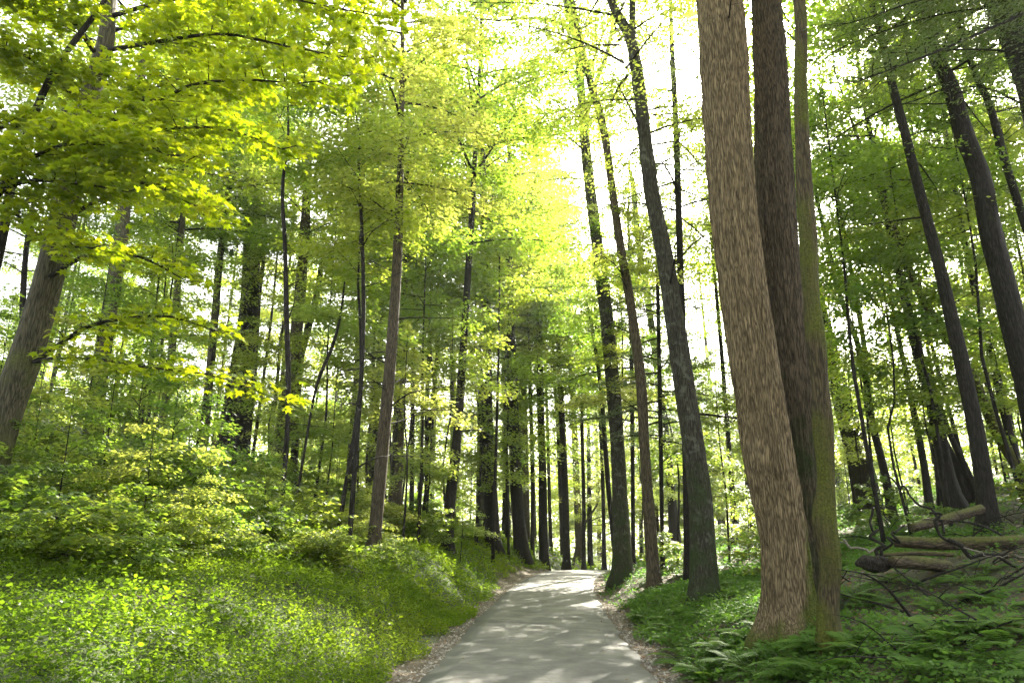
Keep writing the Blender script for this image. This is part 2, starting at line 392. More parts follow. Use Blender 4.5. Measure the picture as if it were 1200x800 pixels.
bp = N(n, 'ShaderNodeBump'); bp.inputs['Strength'].default_value = .7; bp.inputs['Distance'].default_value = .04; n.links.new(n2.outputs[0], bp.inputs['Height']); n.links.new(bp.outputs[0], bs.inputs['Normal'])
o = N(n, 'ShaderNodeOutputMaterial'); n.links.new(bs.outputs[0], o.inputs[0]); M_GROUND = mg

# road: old pale asphalt, mottled, fine cracks and worn wheel lines
mr_, n = newmat('old_asphalt')
tc = N(n, 'ShaderNodeTexCoord')
a1 = N(n, 'ShaderNodeTexNoise'); a1.inputs['Scale'].default_value = 38; a1.inputs['Detail'].default_value = 8; a1.inputs['Roughness'].default_value = .75; n.links.new(tc.outputs['Object'], a1.inputs[0])
a2 = N(n, 'ShaderNodeTexNoise'); a2.inputs['Scale'].default_value = 1.3; a2.inputs['Detail'].default_value = 7; a2.inputs['Roughness'].default_value = .62; n.links.new(tc.outputs['Object'], a2.inputs[0])
mpp = N(n, 'ShaderNodeMapping'); mpp.inputs['Scale'].default_value = (5, 14, 5); n.links.new(tc.outputs['Object'], mpp.inputs[0])
a3 = N(n, 'ShaderNodeTexNoise'); a3.inputs['Scale'].default_value = .6; a3.inputs['Detail'].default_value = 5; n.links.new(mpp.outputs[0], a3.inputs[0])
c = ramp(n, a2.outputs[0], [(.36, (.085, .085, .076)), (.5, (.135, .133, .118)), (.64, (.195, .19, .165))])
c3 = N(n, 'ShaderNodeMapRange'); c3.inputs[1].default_value = .58; c3.inputs[2].default_value = .70; c3.inputs[4].default_value = .55; n.links.new(a3.outputs[0], c3.inputs[0])
mxa = N(n, 'ShaderNodeMix', data_type='RGBA'); n.links.new(c3.outputs[0], mxa.inputs[0]); n.links.new(c, mxa.inputs[6]); mxa.inputs[7].default_value = (.07, .072, .066, 1)
mxb = N(n, 'ShaderNodeMix', data_type='RGBA', blend_type='OVERLAY'); mxb.inputs[0].default_value = .55; n.links.new(mxa.outputs[2], mxb.inputs[6]); n.links.new(a1.outputs[0], mxb.inputs[7])
ve = N(n, 'ShaderNodeTexVoronoi', feature='DISTANCE_TO_EDGE'); ve.inputs['Scale'].default_value = .55
wa = N(n, 'ShaderNodeMix', data_type='VECTOR'); wa.inputs[0].default_value = .12; n.links.new(tc.outputs['Object'], wa.inputs[4]); n.links.new(a2.outputs[1], wa.inputs[5]); n.links.new(wa.outputs[1], ve.inputs[0])
cr = N(n, 'ShaderNodeMapRange'); cr.inputs[1].default_value = .0; cr.inputs[2].default_value = .006; cr.inputs[3].default_value = .35; cr.inputs[4].default_value = 0; n.links.new(ve.outputs['Distance'], cr.inputs[0])
mxc = N(n, 'ShaderNodeMix', data_type='RGBA'); n.links.new(cr.outputs[0], mxc.inputs[0]); n.links.new(mxb.outputs[2], mxc.inputs[6]); mxc.inputs[7].default_value = (.035, .035, .03, 1)
ae = N(n, 'ShaderNodeAttribute', attribute_name='edge')
mxd = N(n, 'ShaderNodeMix', data_type='RGBA'); n.links.new(ae.outputs['Fac'], mxd.inputs[0]); n.links.new(mxc.outputs[2], mxd.inputs[6]); mxd.inputs[7].default_value = (.10, .105, .09, 1)
bs = N(n, 'ShaderNodeBsdfPrincipled'); bs.inputs['Roughness'].default_value = .8; n.links.new(mxd.outputs[2], bs.inputs['Base Color'])
bp = N(n, 'ShaderNodeBump'); bp.inputs['Strength'].default_value = .35; bp.inputs['Distance'].default_value = .01; n.links.new(a1.outputs[0], bp.inputs['Height']); n.links.new(bp.outputs[0], bs.inputs['Normal'])
o = N(n, 'ShaderNodeOutputMaterial'); n.links.new(bs.outputs[0], o.inputs[0]); M_ROAD = mr_

# ------------------------------------------------------------------ ground and road
def axis(segs):
    out = []
    for a, b, s in segs: out += list(np.arange(a, b, s))
    return np.array(out + [segs[-1][1]])
gx = axis([(-700, -100, 60), (-100, -40, 6), (-40, -12, 1.0), (-12, 12, .2), (12, 40, 1.0), (40, 100, 6), (100, 700, 60)])
gy = axis([(-200, -20, 15), (-20, 4, 1.5), (4, 48, .25), (48, 120, 1.5), (120, 200, 8), (200, 1000, 80)])
X, Y = np.meshgrid(gx, gy)
Z = T(X, Y)
d = X - road_x(Y); e = np.abs(d) - HALF
Z = np.where(np.abs(d) < HALF - .12, Z - .04, Z)
V = np.stack([X, Y, Z], -1).reshape(-1, 3); nx = len(gx)
i, j = np.meshgrid(np.arange(nx - 1), np.arange(len(gy) - 1)); k = (j * nx + i).ravel()
Q = np.stack([k, k + 1, k + nx + 1, k + nx], -1)
worn = .9 * np.exp(-((Y - 38) / 6.5) ** 2) * (d < 0)
sh = 1 - sstep(.25, .75, e - worn + (vnoise(X * 1.3, Y * 1.3, 9) - .5) * .5)
gr = np.where(d < 0, 1.0, .35) * np.ones_like(X)
ground = link('ground', mesh('ground', V, Q, M_GROUND, attrs={'shoulder': ('POINT', sh.ravel()), 'green': ('POINT', gr.ravel())}), kind='structure')

ry = np.concatenate([np.arange(-28, 5, 1.0), np.arange(5, 60, .25), np.arange(60, 110, 1.0)])
xr = [-HALF, -HALF + .01, -HALF + .28, -HALF + .34, -.8, -.4, 0, .4, .8, HALF - .3, HALF - .01, HALF]
zo = [-.10, .016, .02, .022, .03, .036, .04, .036, .03, .02, .012, -.10]
eo = [1, 1, .9, 0, 0, 0, 0, 0, 0, .0, .5, 1]
RXm = np.zeros((len(ry), len(xr))); V = []
for a, yv in enumerate(ry):
    wob = (vnoise(yv * 1.7, 3.1, 1) - .5) * .10 + (vnoise(yv * 6, 5.1, 1) - .5) * .04
    wob2 = (vnoise(yv * 1.7, 7.1, 2) - .5) * .12 + (vnoise(yv * 6, 9.1, 1) - .5) * .05
    for b, xv in enumerate(xr):
        s = wob if b < 4 else (wob2 if b > 8 else 0)
        V.append((road_x(yv) + xv + s, yv, road_z(yv) + zo[b]))
nx = len(xr); i, j = np.meshgrid(np.arange(nx - 1), np.arange(len(ry) - 1)); k = (j * nx + i).ravel()
road = link('road', mesh('road', V, np.stack([k, k + 1, k + nx + 1, k + nx], -1), M_ROAD, attrs={'edge': ('POINT', np.tile(eo, len(ry)))}), kind='structure')

# ------------------------------------------------------------------ crown library (shared meshes)
TRI = 0
def crown_lib(seed, kind, h, R, nprim, nleaf, size, tmpl, mat, e0, e1, prof, tilt=.45, thick=.14, droop=.1, L2f=.5, jit=.14, r0=.05, irr=.8):
    global rng
    rng = np.random.default_rng(seed)
    limbs, parts = [], []
    for i in range(nprim):
        t = min(.99, max(.01, (i + .5 + rng.normal(0, irr)) / nprim)); z = t * h
        az = i * 2.39996 + rng.uniform(-.35, .35); L = R * prof(t) * (rng.uniform(.7, 1.15) if irr < 1 else rng.uniform(.45, 1.3)); az += rng.normal(0, .5) * (irr > 1)
        e_ = e0 + (e1 - e0) * t + rng.normal(0, .08 if irr < 1 else .22)
        hd = np.array([math.cos(az), math.sin(az), 0]); side = np.array([-hd[1], hd[0], 0]) * rng.uniform(-.15, .15)
        pts = [np.array([0, 0, z]) + (hd + side * s) * L * s * math.cos(e_) + np.array([0, 0, L * (s * math.sin(e_) * (1 - .35 * s) - droop * s * s)]) for s in (0, .3, .65, 1)]
        parts.append(bough(pts, r0 * (.4 + .6 * L / R), L * L2f, nleaf * L / R / nprim * 1.3, size, tmpl, tilt, thick, limbs=limbs, nsec=max(7, int(L / .35)), jit=jit, sides=4))
    V, fs, att = scatter_join(parts)
    me = mesh(kind + '_crown', V, fs, mat, smooth=False, attrs={'rnd': ('FACE', att)})
    lv, lf = join(limbs)
    lm = mesh(kind + '_limbs', lv, lf, B_DARK)
    return me, lm, h
pr_b = lambda t: (math.sin(PI * min(1, .25 + t * .8)) ** .7) * (1.0 if t < .8 else .8)
pr_h = lambda t: 1.0 - .85 * t ** 1.2
LIB = {}
# tall broadleaf crowns (12-15 m high)
LIB['b0'] = crown_lib(11, 'broadleaf', 14, 5.0, 34, 30000, .15, DIAMOND, M_BROAD, .2, .95, pr_b)
LIB['b1'] = crown_lib(12, 'broadleaf', 12, 4.4, 30, 26000, .15, DIAMOND, M_BROAD, .25, .9, pr_b, jit=.2)
LIB['p0'] = crown_lib(31, 'poplar', 11, 3.8, 26, 14000, .12, DIAMOND, M_BROAD, .3, 1.0, pr_b, jit=.2)
LIB['p1'] = crown_lib(32, 'poplar', 12, 4.2, 28, 15000, .12, DIAMOND, M_PALE, .2, .9, pr_b, jit=.2)
LIB['b2'] = crown_lib(13, 'broadleaf', 15, 4.0, 34, 26000, .15, DIAMOND, M_PALE, .1, .9, pr_b)
LIB['h0'] = crown_lib(14, 'hemlock', 16, 4.2, 62, 46000, .13, NEEDLE, M_HEM, -.02, .35, pr_h, tilt=.25, thick=.05, droop=.22, jit=.10, L2f=.42)
LIB['h1'] = crown_lib(15, 'hemlock', 13, 3.6, 50, 38000, .13, NEEDLE, M_HEM, .05, .35, pr_h, tilt=.3, thick=.06, droop=.25, jit=.10, L2f=.42)
# understory crowns: low, flat layers
LIB['u0'] = crown_lib(16, 'sapling', 4.2, 2.3, 17, 6500, .12, OVAL, M_BROAD, .1, .5, pr_b, tilt=.5, thick=.13, L2f=.55, jit=.15, r0=.014, irr=2.5)
LIB['u1'] = crown_lib(17, 'sapling', 3.4, 2.7, 14, 6000, .13, OVAL, M_PALE, .05, .4, pr_b, tilt=.45, thick=.12, L2f=.6, jit=.16, r0=.014, irr=2.5)
LIB['u2'] = crown_lib(18, 'sapling', 6.0, 2.4, 22, 8500, .11, OVAL, M_BROAD, .15, .7, pr_b, tilt=.5, thick=.14, L2f=.55, jit=.16, r0=.016, irr=2.5)
LIB['s0'] = crown_lib(19, 'shrub', 1.1, 1.0, 12, 1500, .11, OVAL, M_BROAD, .3, .9, pr_b, tilt=.35, thick=.05, L2f=.6, jit=.08, r0=.01)
LIB['s1'] = crown_lib(20, 'shrub', .8, 1.1, 11, 1400, .12, OVAL, M_PALE, .2, .8, pr_b, tilt=.35, thick=.05, L2f=.6, jit=.08, r0=.01)
LIB['s2'] = crown_lib(21, 'shrub', 1.5, .9, 14, 1700, .10, OVAL, M_BROAD, .4, 1.0, pr_b, tilt=.4, thick=.06, L2f=.55, jit=.08, r0=.01)
rng = np.random.default_rng(99)

# dead side branches, shared
DEAD = []
for k in range(5):
    r = np.random.default_rng(200 + k); L = 1.0
    P = [np.array([0, 0, 0.])]
    d = np.array([1.0, 0, .25])
    for s in range(6):
        d = d + r.normal(0, .10, 3) + np.array([0, 0, -.06]); d /= np.linalg.norm(d); P.append(P[-1] + d * .17)
    P = np.array(P); parts = [tube(catmull(P, 12), np.linspace(.014, .003, 12), 5, cap=False)]
    for s in range(2, 6):
        for q in range(r.integers(1, 3)):
            a = P[s]; dd = nrmz(P[s] - P[s - 1] + r.normal(0, .55, 3) * np.array([1, 1, .6])); l = r.uniform(.12, .35)
            parts.append(tube(np.array([a, a + dd * l * .5 + r.normal(0, .01, 3), a + dd * l]), np.array([.005, .004, .0015]), 3, cap=False))
    v, f_ = join(parts); DEAD.append(mesh('dead_branch', v, f_, B_DARK))

# ------------------------------------------------------------------ trees
def moss_attr(V, P, mode):
    z0 = P[0][2]; h = V[:, 2] - z0
    if mode == 'base':
        cx = np.interp(V[:, 2], P[:, 2], P[:, 0])
        return np.exp(-np.maximum(0, h - .1) / .8) * .75 + .62 * np.clip((V[:, 0] - cx - .04) / .3, 0, 1) * np.clip(1.25 - h / 3.2, 0, 1)
    if mode == 'all': return .22 + .25 * np.exp(-np.maximum(0, h) / 1.0) + .12 * np.sin(V[:, 2] * 1.9 + V[:, 0] * 9)
    if mode == 'low': return np.clip(.9 - h / 7, 0, 1) * .55
    return np.full(len(V), .15)

def make_trunk(P, R, root, mat, sides=12, rings=40, furrow=0.0, mossmode=None, flare=.45, name='trunk', seed=0, dz=.3):
    P = catmull(np.column_stack([P, R]), rings); Rr = np.maximum(.004, P[:, 3]); P = P[:, :3]
    s0 = seed * 1.37
    def disp(th, s):
        f = 1 + (vnoise(np.cos(th) * 1.3 + s * .7 + s0, np.sin(th) * 1.3 + s0, 4) - .5) * .12
        f = f + flare * np.exp(-np.maximum(0, s - dz) / .32) * (1 + .45 * np.cos(th * 5 + s0))
        if furrow:
            wob = (vnoise(s * 2.0 + 0 * th, th * 2, 7) - .5) * 1.3
            a = vnoise((th + wob * .12) * 15.0, s * 2.2 + s0, 11); b = vnoise(th * 27, s * 5, 12)
            f = f + furrow * (sstep(.2, .75, a) - .5) + furrow * .5 * (b - .5)
        return f
    V, fs = tube(P, Rr, sides, disp)
    V = V - np.array(root.location)[None]
    return link(name, mesh(name, V, fs, mat, attrs={'moss': ('POINT', moss_attr(V + np.array(root.location), P, mossmode))}), root)

TREES = []
def tree(pts, wid, Y=None, mat='dark', name='tree', label='', group=None, H=26, crown='b0', cz=12, cs=1.0, dead=5, mossmode=None,
         sides=12, rings=40, furrow=0, flare=.45, lean=None, forks=(), boughs=(), deadz=(3, 11), cat='tree', seed=None):
    """pts: picture points from the base up; Y: ground distance, or found where the base pixel meets the ground"""
    if Y is None:
        Y = hit(*pts[0]) or 40
    P = [at(u, v, Y) for u, v in pts]
    R = [w_ * .5 * pxm(p) for w_, p in zip(wid, P)]
    g = float(T(P[0][0], P[0][1]))
    if P[0][2] > g + .05:      # hidden base: carry on straight down to the ground
        dn = nrmz(P[0] - P[1]); dn[0] *= .5
        k = (P[0][2] - g) / max(.2, -dn[2] / np.linalg.norm(dn)); q = P[0] + dn / np.linalg.norm(dn) * k
        q[2] = float(T(q[0], q[1])); P.insert(0, q); R.insert(0, R[0] * 1.15)
    base = P[0].copy(); base[2] = float(T(base[0], base[1]))
    P.insert(0, base + np.array([0, 0, -.3])); R.insert(0, R[0] * 1.1); P[1] = base
    if P[-1][2] < H:
        dt = nrmz(P[-1] - P[-2]); dt = nrmz(dt * .6 + np.array([0, 0, .6])); rem = (H - P[-1][2]) / dt[2]
        r_ = R[-1]
        for q in (.3, .65, 1.0):
            P.append(P[-1] + dt * rem * .34 + np.array([math.sin(q * 5 + Y) * .12, math.cos(q * 4 + Y) * .12, 0])); R.append(r_ * (1 - .85 * q))
    P = np.array(P); R = np.array(R)
    root = thing(name, label, cat, tuple(base), group)
    sd = seed if seed is not None else len(TREES); rr = random.Random(sd * 7 + 1)
    make_trunk(P, R, root, BM[mat], sides, rings, furrow, mossmode, flare, seed=sd)
    axis_at = lambda z: np.array([np.interp(z, P[1:, 2], P[1:, 0]), np.interp(z, P[1:, 2], P[1:, 1]), z])
    if crown:
        me, lm, h = LIB[crown]
        z0 = base[2] + cz; a = axis_at(z0); b = axis_at(min(z0 + h * cs * .8, P[-1][2])); dirv = Vector(b - a)
        q = Vector((0, 0, 1)).rotation_difference(dirv.normalized()) if dirv.length > .5 else Matrix.Identity(3).to_quaternion()
        M_ = q.to_matrix() @ Matrix.Rotation(rr.uniform(0, 6.28), 3, 'Z')
        for nm, mm_ in (('crown', me), ('limbs', lm)):
            c_ = link(nm, mm_, root, kind='stuff' if nm == 'limbs' else None, loc=tuple(a - base), scale=cs); c_.rotation_euler = M_.to_euler()
    for lb, zb, sb in boughs:
        me, lm, h = LIB[lb]; a = axis_at(base[2] + zb)
        for nm, mm_ in (('leafy_bough', me), ('limbs', lm)):
            link(nm, mm_, root, kind='stuff' if nm == 'limbs' else None, loc=tuple(a - base), scale=sb, rot=(0, 0, rr.uniform(0, 6.28)))
    for k in range(dead):
        z = base[2] + rr.uniform(*deadz); a = axis_at(z); rad = float(np.interp(z, P[1:, 2], R[1:]))
        az = rr.uniform(0, 6.28); L = rr.uniform(.8, 2.2)
        o_ = link('branch', DEAD[rr.randrange(5)], root, loc=tuple(a - base + np.array([math.cos(az), math.sin(az), 0]) * rad * .6), rot=(rr.uniform(-.3, .3), rr.uniform(-.35, .15), az), scale=L)
    for fp, fw in forks:
        Q = [at(u, v, Y + dy) for u, v, dy in fp]; fr = [w_ * .5 * pxm(p) for w_, p in zip(fw, Q)]
        Q = catmull(np.column_stack([Q, fr]), 6 * len(Q)); V, fs = tube(Q[:, :3], Q[:, 3], 8)
        link('branch', mesh('branch', V - base, fs, BM[mat], attrs={'moss': ('POINT', np.full(len(V), .2))}), root)
    TREES.append((root, P, R)); return root

GT = 'tall trunks of the wood'
# --- the three great trunks beside the road
tree([(927, 748), (923, 690), (917, 620), (902, 540), (884, 430), (863, 280), (852, 150), (845, 30)], [60, 54, 52, 55, 54, 51, 51, 51], None, 'big', 'oak_tree',
     'thickest trunk beside the road, pale brown furrowed bark with yellow moss at its foot', GT, H=25, crown='p1', cz=11.5, cs=1.0, dead=2, mossmode='base', sides=170, rings=460, furrow=.10, flare=.55)
big_y = TREES[-1][1][1][1]
tree([(950, 715), (946, 640), (940, 560), (930, 430), (913, 290), (907, 200), (903, 100), (899, 10)], [62, 50, 44, 42, 42, 42, 38, 33], big_y + .75, 'big2', 'oak_tree',
     'dark trunk rising close behind the thickest one, green moss on its lower half', GT, H=24, crown='p0', cz=11.5, dead=2, mossmode='low', sides=110, rings=320, furrow=.09, flare=.25)
tree([(974, 765), (970, 715), (973, 660), (966, 610), (968, 560), (964, 500), (961, 450), (956, 400), (950, 340), (948, 290), (942, 200), (938, 100), (937, 0)], [27, 22, 23, 26, 19, 23, 18, 21, 18, 20, 17, 14, 13], None, 'mossy', 'maple_tree',
     'slim trunk coated in yellow-green moss, touching the two thickest trunks', GT, H=18, crown=None, dead=1, mossmode='all', sides=48, rings=160, furrow=.10, flare=.35)
# --- roadside trunks, right of the road
tree([(826, 703), (823, 620), (818, 560), (797, 420), (779, 300), (763, 220), (747, 90), (737, 42), (714, -5)], [33, 29, 26, 23, 20, 17, 14, 12, 9], None, 'grey', 'poplar_tree',
     'dark mossy leaning trunk just before the thickest pair, forking at the very top', GT, H=26, crown='p1', cz=11, cs=.85, dead=5, mossmode='low', sides=48, rings=150, furrow=.06, flare=.3,
     forks=[([(742, 70, 0), (741, 30, .1), (742, -30, .2)], [9, 8, 7])])
tree([(768, 694), (762, 620), (755, 520), (751, 450), (740, 365), (725, 275), (716, 210), (707, 150), (690, 90), (676, 30), (668, -10)], [17, 14, 12, 12, 11, 10, 9, 9, 8, 7, 7], None, 'brown', 'poplar_tree',
     'slim brown trunk on the ferny verge with a slight S bend', GT, H=28, crown='p0', cz=15.5, boughs=(('u1', 9.5, .85),), cs=.8, dead=6, sides=24, rings=80, furrow=.05)
tree([(730, 682), (727, 600), (724, 530), (714, 400), (700, 290), (688, 190), (681, 110), (676, 50), (660, -10)], [25, 19, 17, 16, 14, 12, 10, 9, 7], None, 'grey', 'poplar_tree',
     'straight grey trunk rooted where the verge meets the road crest, bushy at its foot', GT, H=31, crown='p1', cz=15.5, boughs=(('u1', 6.5, 1.05), ('u2', 9.5, 1.0)), cs=.9, dead=5, mossmode='low', sides=32, rings=90, furrow=.04,
     forks=[([(686, 170, 0), (690, 120, .2), (712, 60, .5), (722, 0, .8)], [7, 6, 5, 3]), ([(700, 62, 0), (660, 30, 0), (625, 22, 0), (578, 24, -.3), (548, 20, -.5)], [4, 4, 3, 2, 1])])
tree([(722, 662), (713, 570), (704, 455), (695, 390), (689, 360)], [6, 6, 5, 4, 3], None, 'dark', 'young_tree', 'thin black stem leaning out beside the straight grey trunk', GT, H=14, crown='u2', cz=9, cs=1.2, dead=3)
tree([(790, 630), (786, 570), (775, 470), (761, 365), (750, 300), (742, 220)], [13, 10, 9, 8, 7, 6], None, 'dark', 'maple_tree', 'dark trunk standing between the slim brown and the mossy leaning trunks', GT, H=24, crown='u2', cz=12, cs=1.5, dead=6)
tree([(862, 638), (857, 560), (847, 430), (840, 350), (832, 260)], [8, 6, 5, 4, 4], None, 'dark', 'young_tree', 'thin stem seen just in front of the thickest trunk', GT, H=16, crown='u2', cz=9, cs=1.3, dead=4)
# --- right hillside
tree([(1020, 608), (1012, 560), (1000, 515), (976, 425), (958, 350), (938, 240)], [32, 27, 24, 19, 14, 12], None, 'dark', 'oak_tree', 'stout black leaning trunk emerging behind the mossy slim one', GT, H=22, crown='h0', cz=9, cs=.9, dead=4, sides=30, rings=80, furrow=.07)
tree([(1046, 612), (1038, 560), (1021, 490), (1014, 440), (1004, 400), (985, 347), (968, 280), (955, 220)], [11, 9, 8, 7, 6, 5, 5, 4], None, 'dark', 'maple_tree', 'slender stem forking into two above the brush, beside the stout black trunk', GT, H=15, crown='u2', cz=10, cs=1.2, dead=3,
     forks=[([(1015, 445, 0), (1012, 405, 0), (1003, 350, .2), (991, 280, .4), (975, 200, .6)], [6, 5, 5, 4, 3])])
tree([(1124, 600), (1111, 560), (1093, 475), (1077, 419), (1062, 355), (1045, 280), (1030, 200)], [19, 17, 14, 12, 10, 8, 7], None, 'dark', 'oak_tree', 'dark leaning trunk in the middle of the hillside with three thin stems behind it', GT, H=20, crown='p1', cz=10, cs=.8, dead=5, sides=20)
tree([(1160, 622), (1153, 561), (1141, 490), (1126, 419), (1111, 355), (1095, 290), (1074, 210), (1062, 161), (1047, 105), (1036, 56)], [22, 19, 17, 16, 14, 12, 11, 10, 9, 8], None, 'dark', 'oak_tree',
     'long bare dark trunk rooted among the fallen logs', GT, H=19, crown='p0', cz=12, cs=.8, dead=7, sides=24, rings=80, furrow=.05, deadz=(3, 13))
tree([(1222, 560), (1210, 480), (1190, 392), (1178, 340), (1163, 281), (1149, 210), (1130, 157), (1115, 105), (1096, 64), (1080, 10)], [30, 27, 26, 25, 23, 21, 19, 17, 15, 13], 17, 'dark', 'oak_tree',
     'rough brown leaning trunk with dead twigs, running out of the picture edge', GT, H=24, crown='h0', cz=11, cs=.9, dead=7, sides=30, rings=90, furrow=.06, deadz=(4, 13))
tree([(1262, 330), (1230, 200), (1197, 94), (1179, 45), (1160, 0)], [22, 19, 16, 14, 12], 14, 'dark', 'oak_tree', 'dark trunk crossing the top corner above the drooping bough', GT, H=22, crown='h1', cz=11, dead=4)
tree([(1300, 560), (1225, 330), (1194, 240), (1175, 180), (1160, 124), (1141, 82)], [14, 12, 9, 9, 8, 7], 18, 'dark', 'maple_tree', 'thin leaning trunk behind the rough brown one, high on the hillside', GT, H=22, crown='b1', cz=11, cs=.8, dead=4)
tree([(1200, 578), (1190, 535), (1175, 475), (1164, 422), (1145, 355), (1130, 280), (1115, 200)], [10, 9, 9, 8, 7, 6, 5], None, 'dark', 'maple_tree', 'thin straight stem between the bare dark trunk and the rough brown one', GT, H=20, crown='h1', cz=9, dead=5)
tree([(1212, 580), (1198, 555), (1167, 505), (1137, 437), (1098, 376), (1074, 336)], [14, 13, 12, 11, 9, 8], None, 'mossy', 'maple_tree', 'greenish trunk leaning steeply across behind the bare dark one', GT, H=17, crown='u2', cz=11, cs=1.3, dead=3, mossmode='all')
for k, (a, l) in enumerate([([(1090, 600), (1082, 540), (1060, 430), (1046, 360)], 'thin brown stem nearest the dark hillside trunk'), ([(1137, 590), (1118, 540), (1100, 500), (1080, 440)], 'thin black stem leaning behind the dark hillside trunk'),
                            ([(1148, 588), (1130, 545), (1110, 500), (1093, 440)], 'second thin black stem leaning behind the dark hillside trunk'), ([(1104, 590), (1098, 540), (1088, 470), (1078, 400)], 'thin upright stem seen left of the bare dark trunk')]):
    tree(a, [9, 8, 6, 4], hit(*a[0]) or 26, 'dark', 'young_tree', l, GT, H=15, crown=['u2', 'u0'][k % 2], cz=8 + k, cs=1.3, dead=4, seed=300 + k)
# --- left side
tree([(-34, 610), (-12, 540), (6, 480), (27, 425), (50, 350), (68, 280), (84, 210), (98, 140), (112, 90), (124, 45), (130, -20)], [42, 38, 36, 34, 31, 29, 26, 23, 20, 18, 14], 11.5, 'pale', 'maple_tree',
     'large pale maple at the picture edge leaning in over the road, sunlit yellow leaves', GT, H=17, crown=None, dead=0, sides=60, rings=160, furrow=.035, mossmode='low', seed=77)
maple_root, maple_P, maple_R = TREES[-1]
tree([(112, 480), (120, 420), (134, 330), (143, 270), (150, 200)], [19, 18, 16, 15, 12], 26, 'pale', 'maple_tree', 'grey trunk half hidden in leaves behind the pale maple', GT, H=30, crown='b0', cz=11, cs=1.3, dead=3)
tree([(185, 520), (197, 450), (205, 370), (212, 280), (217, 220)], [9, 9, 8, 7, 6], 33, 'pale', 'maple_tree', 'thin grey trunk midway between the pale maple and the dark clump', GT, H=32, crown='b1', cz=10, cs=1.3, dead=3)
tree([(238, 545), (242, 480), (252, 370), (258, 300)], [10, 10, 9, 8], 38, 'pale', 'maple_tree', 'pale grey far trunk just left of the dark clump', GT, H=32, crown='b2', cz=13, cs=1.25, dead=3)
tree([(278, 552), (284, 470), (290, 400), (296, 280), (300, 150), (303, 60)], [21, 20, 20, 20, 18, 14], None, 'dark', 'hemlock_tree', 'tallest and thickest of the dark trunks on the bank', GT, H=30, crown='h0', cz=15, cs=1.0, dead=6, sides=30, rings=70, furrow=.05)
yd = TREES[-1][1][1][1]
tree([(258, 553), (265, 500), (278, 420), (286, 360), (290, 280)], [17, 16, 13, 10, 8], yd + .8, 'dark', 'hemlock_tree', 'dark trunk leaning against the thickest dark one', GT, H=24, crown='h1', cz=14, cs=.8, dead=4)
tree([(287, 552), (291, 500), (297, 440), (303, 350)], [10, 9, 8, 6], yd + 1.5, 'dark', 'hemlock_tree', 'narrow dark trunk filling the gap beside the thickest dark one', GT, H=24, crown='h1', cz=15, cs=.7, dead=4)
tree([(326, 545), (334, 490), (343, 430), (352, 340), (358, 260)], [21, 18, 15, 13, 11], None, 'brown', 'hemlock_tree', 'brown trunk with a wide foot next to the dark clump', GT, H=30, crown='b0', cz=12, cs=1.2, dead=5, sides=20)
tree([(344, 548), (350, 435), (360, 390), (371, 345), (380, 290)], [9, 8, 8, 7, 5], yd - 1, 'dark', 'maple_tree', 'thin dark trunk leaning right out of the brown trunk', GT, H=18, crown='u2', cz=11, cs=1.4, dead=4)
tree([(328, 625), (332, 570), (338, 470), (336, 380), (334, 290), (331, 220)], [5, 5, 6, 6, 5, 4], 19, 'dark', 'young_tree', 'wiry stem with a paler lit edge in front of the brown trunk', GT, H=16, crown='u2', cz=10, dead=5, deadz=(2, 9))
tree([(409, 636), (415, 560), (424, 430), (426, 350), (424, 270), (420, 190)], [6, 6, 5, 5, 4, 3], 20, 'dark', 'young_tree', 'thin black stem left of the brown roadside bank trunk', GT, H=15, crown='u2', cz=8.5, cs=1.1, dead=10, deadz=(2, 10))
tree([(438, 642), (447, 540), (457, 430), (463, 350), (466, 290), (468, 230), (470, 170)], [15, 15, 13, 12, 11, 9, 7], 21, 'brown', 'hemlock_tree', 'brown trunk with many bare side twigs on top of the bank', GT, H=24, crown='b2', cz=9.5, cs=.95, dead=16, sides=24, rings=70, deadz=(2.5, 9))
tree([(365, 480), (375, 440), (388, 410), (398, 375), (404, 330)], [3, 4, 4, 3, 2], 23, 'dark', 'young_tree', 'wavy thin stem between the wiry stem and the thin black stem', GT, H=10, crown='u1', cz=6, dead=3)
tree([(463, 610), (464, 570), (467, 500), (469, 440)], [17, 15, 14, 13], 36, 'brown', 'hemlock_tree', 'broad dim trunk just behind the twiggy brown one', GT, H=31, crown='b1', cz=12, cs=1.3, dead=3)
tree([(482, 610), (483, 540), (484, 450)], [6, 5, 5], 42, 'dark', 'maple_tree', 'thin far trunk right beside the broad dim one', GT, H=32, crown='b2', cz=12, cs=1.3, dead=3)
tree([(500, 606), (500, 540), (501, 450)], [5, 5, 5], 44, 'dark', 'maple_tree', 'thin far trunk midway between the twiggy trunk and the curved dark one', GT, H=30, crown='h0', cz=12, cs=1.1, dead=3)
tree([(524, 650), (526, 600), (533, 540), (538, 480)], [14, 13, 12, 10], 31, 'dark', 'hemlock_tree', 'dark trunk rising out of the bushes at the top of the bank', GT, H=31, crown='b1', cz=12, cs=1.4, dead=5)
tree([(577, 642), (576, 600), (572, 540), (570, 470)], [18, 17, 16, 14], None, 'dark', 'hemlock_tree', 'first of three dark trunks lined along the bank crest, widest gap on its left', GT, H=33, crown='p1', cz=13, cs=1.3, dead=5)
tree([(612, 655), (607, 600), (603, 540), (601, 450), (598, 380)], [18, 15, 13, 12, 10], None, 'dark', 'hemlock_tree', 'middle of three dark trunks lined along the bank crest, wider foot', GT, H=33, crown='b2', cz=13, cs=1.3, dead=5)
tree([(638, 664), (637, 620), (636, 560), (634, 480)], [11, 10, 9, 8], None, 'dark', 'hemlock_tree', 'last dark trunk on the bank crest before the road disappears', GT, H=30, crown='b2', cz=10, cs=1.2, dead=5)
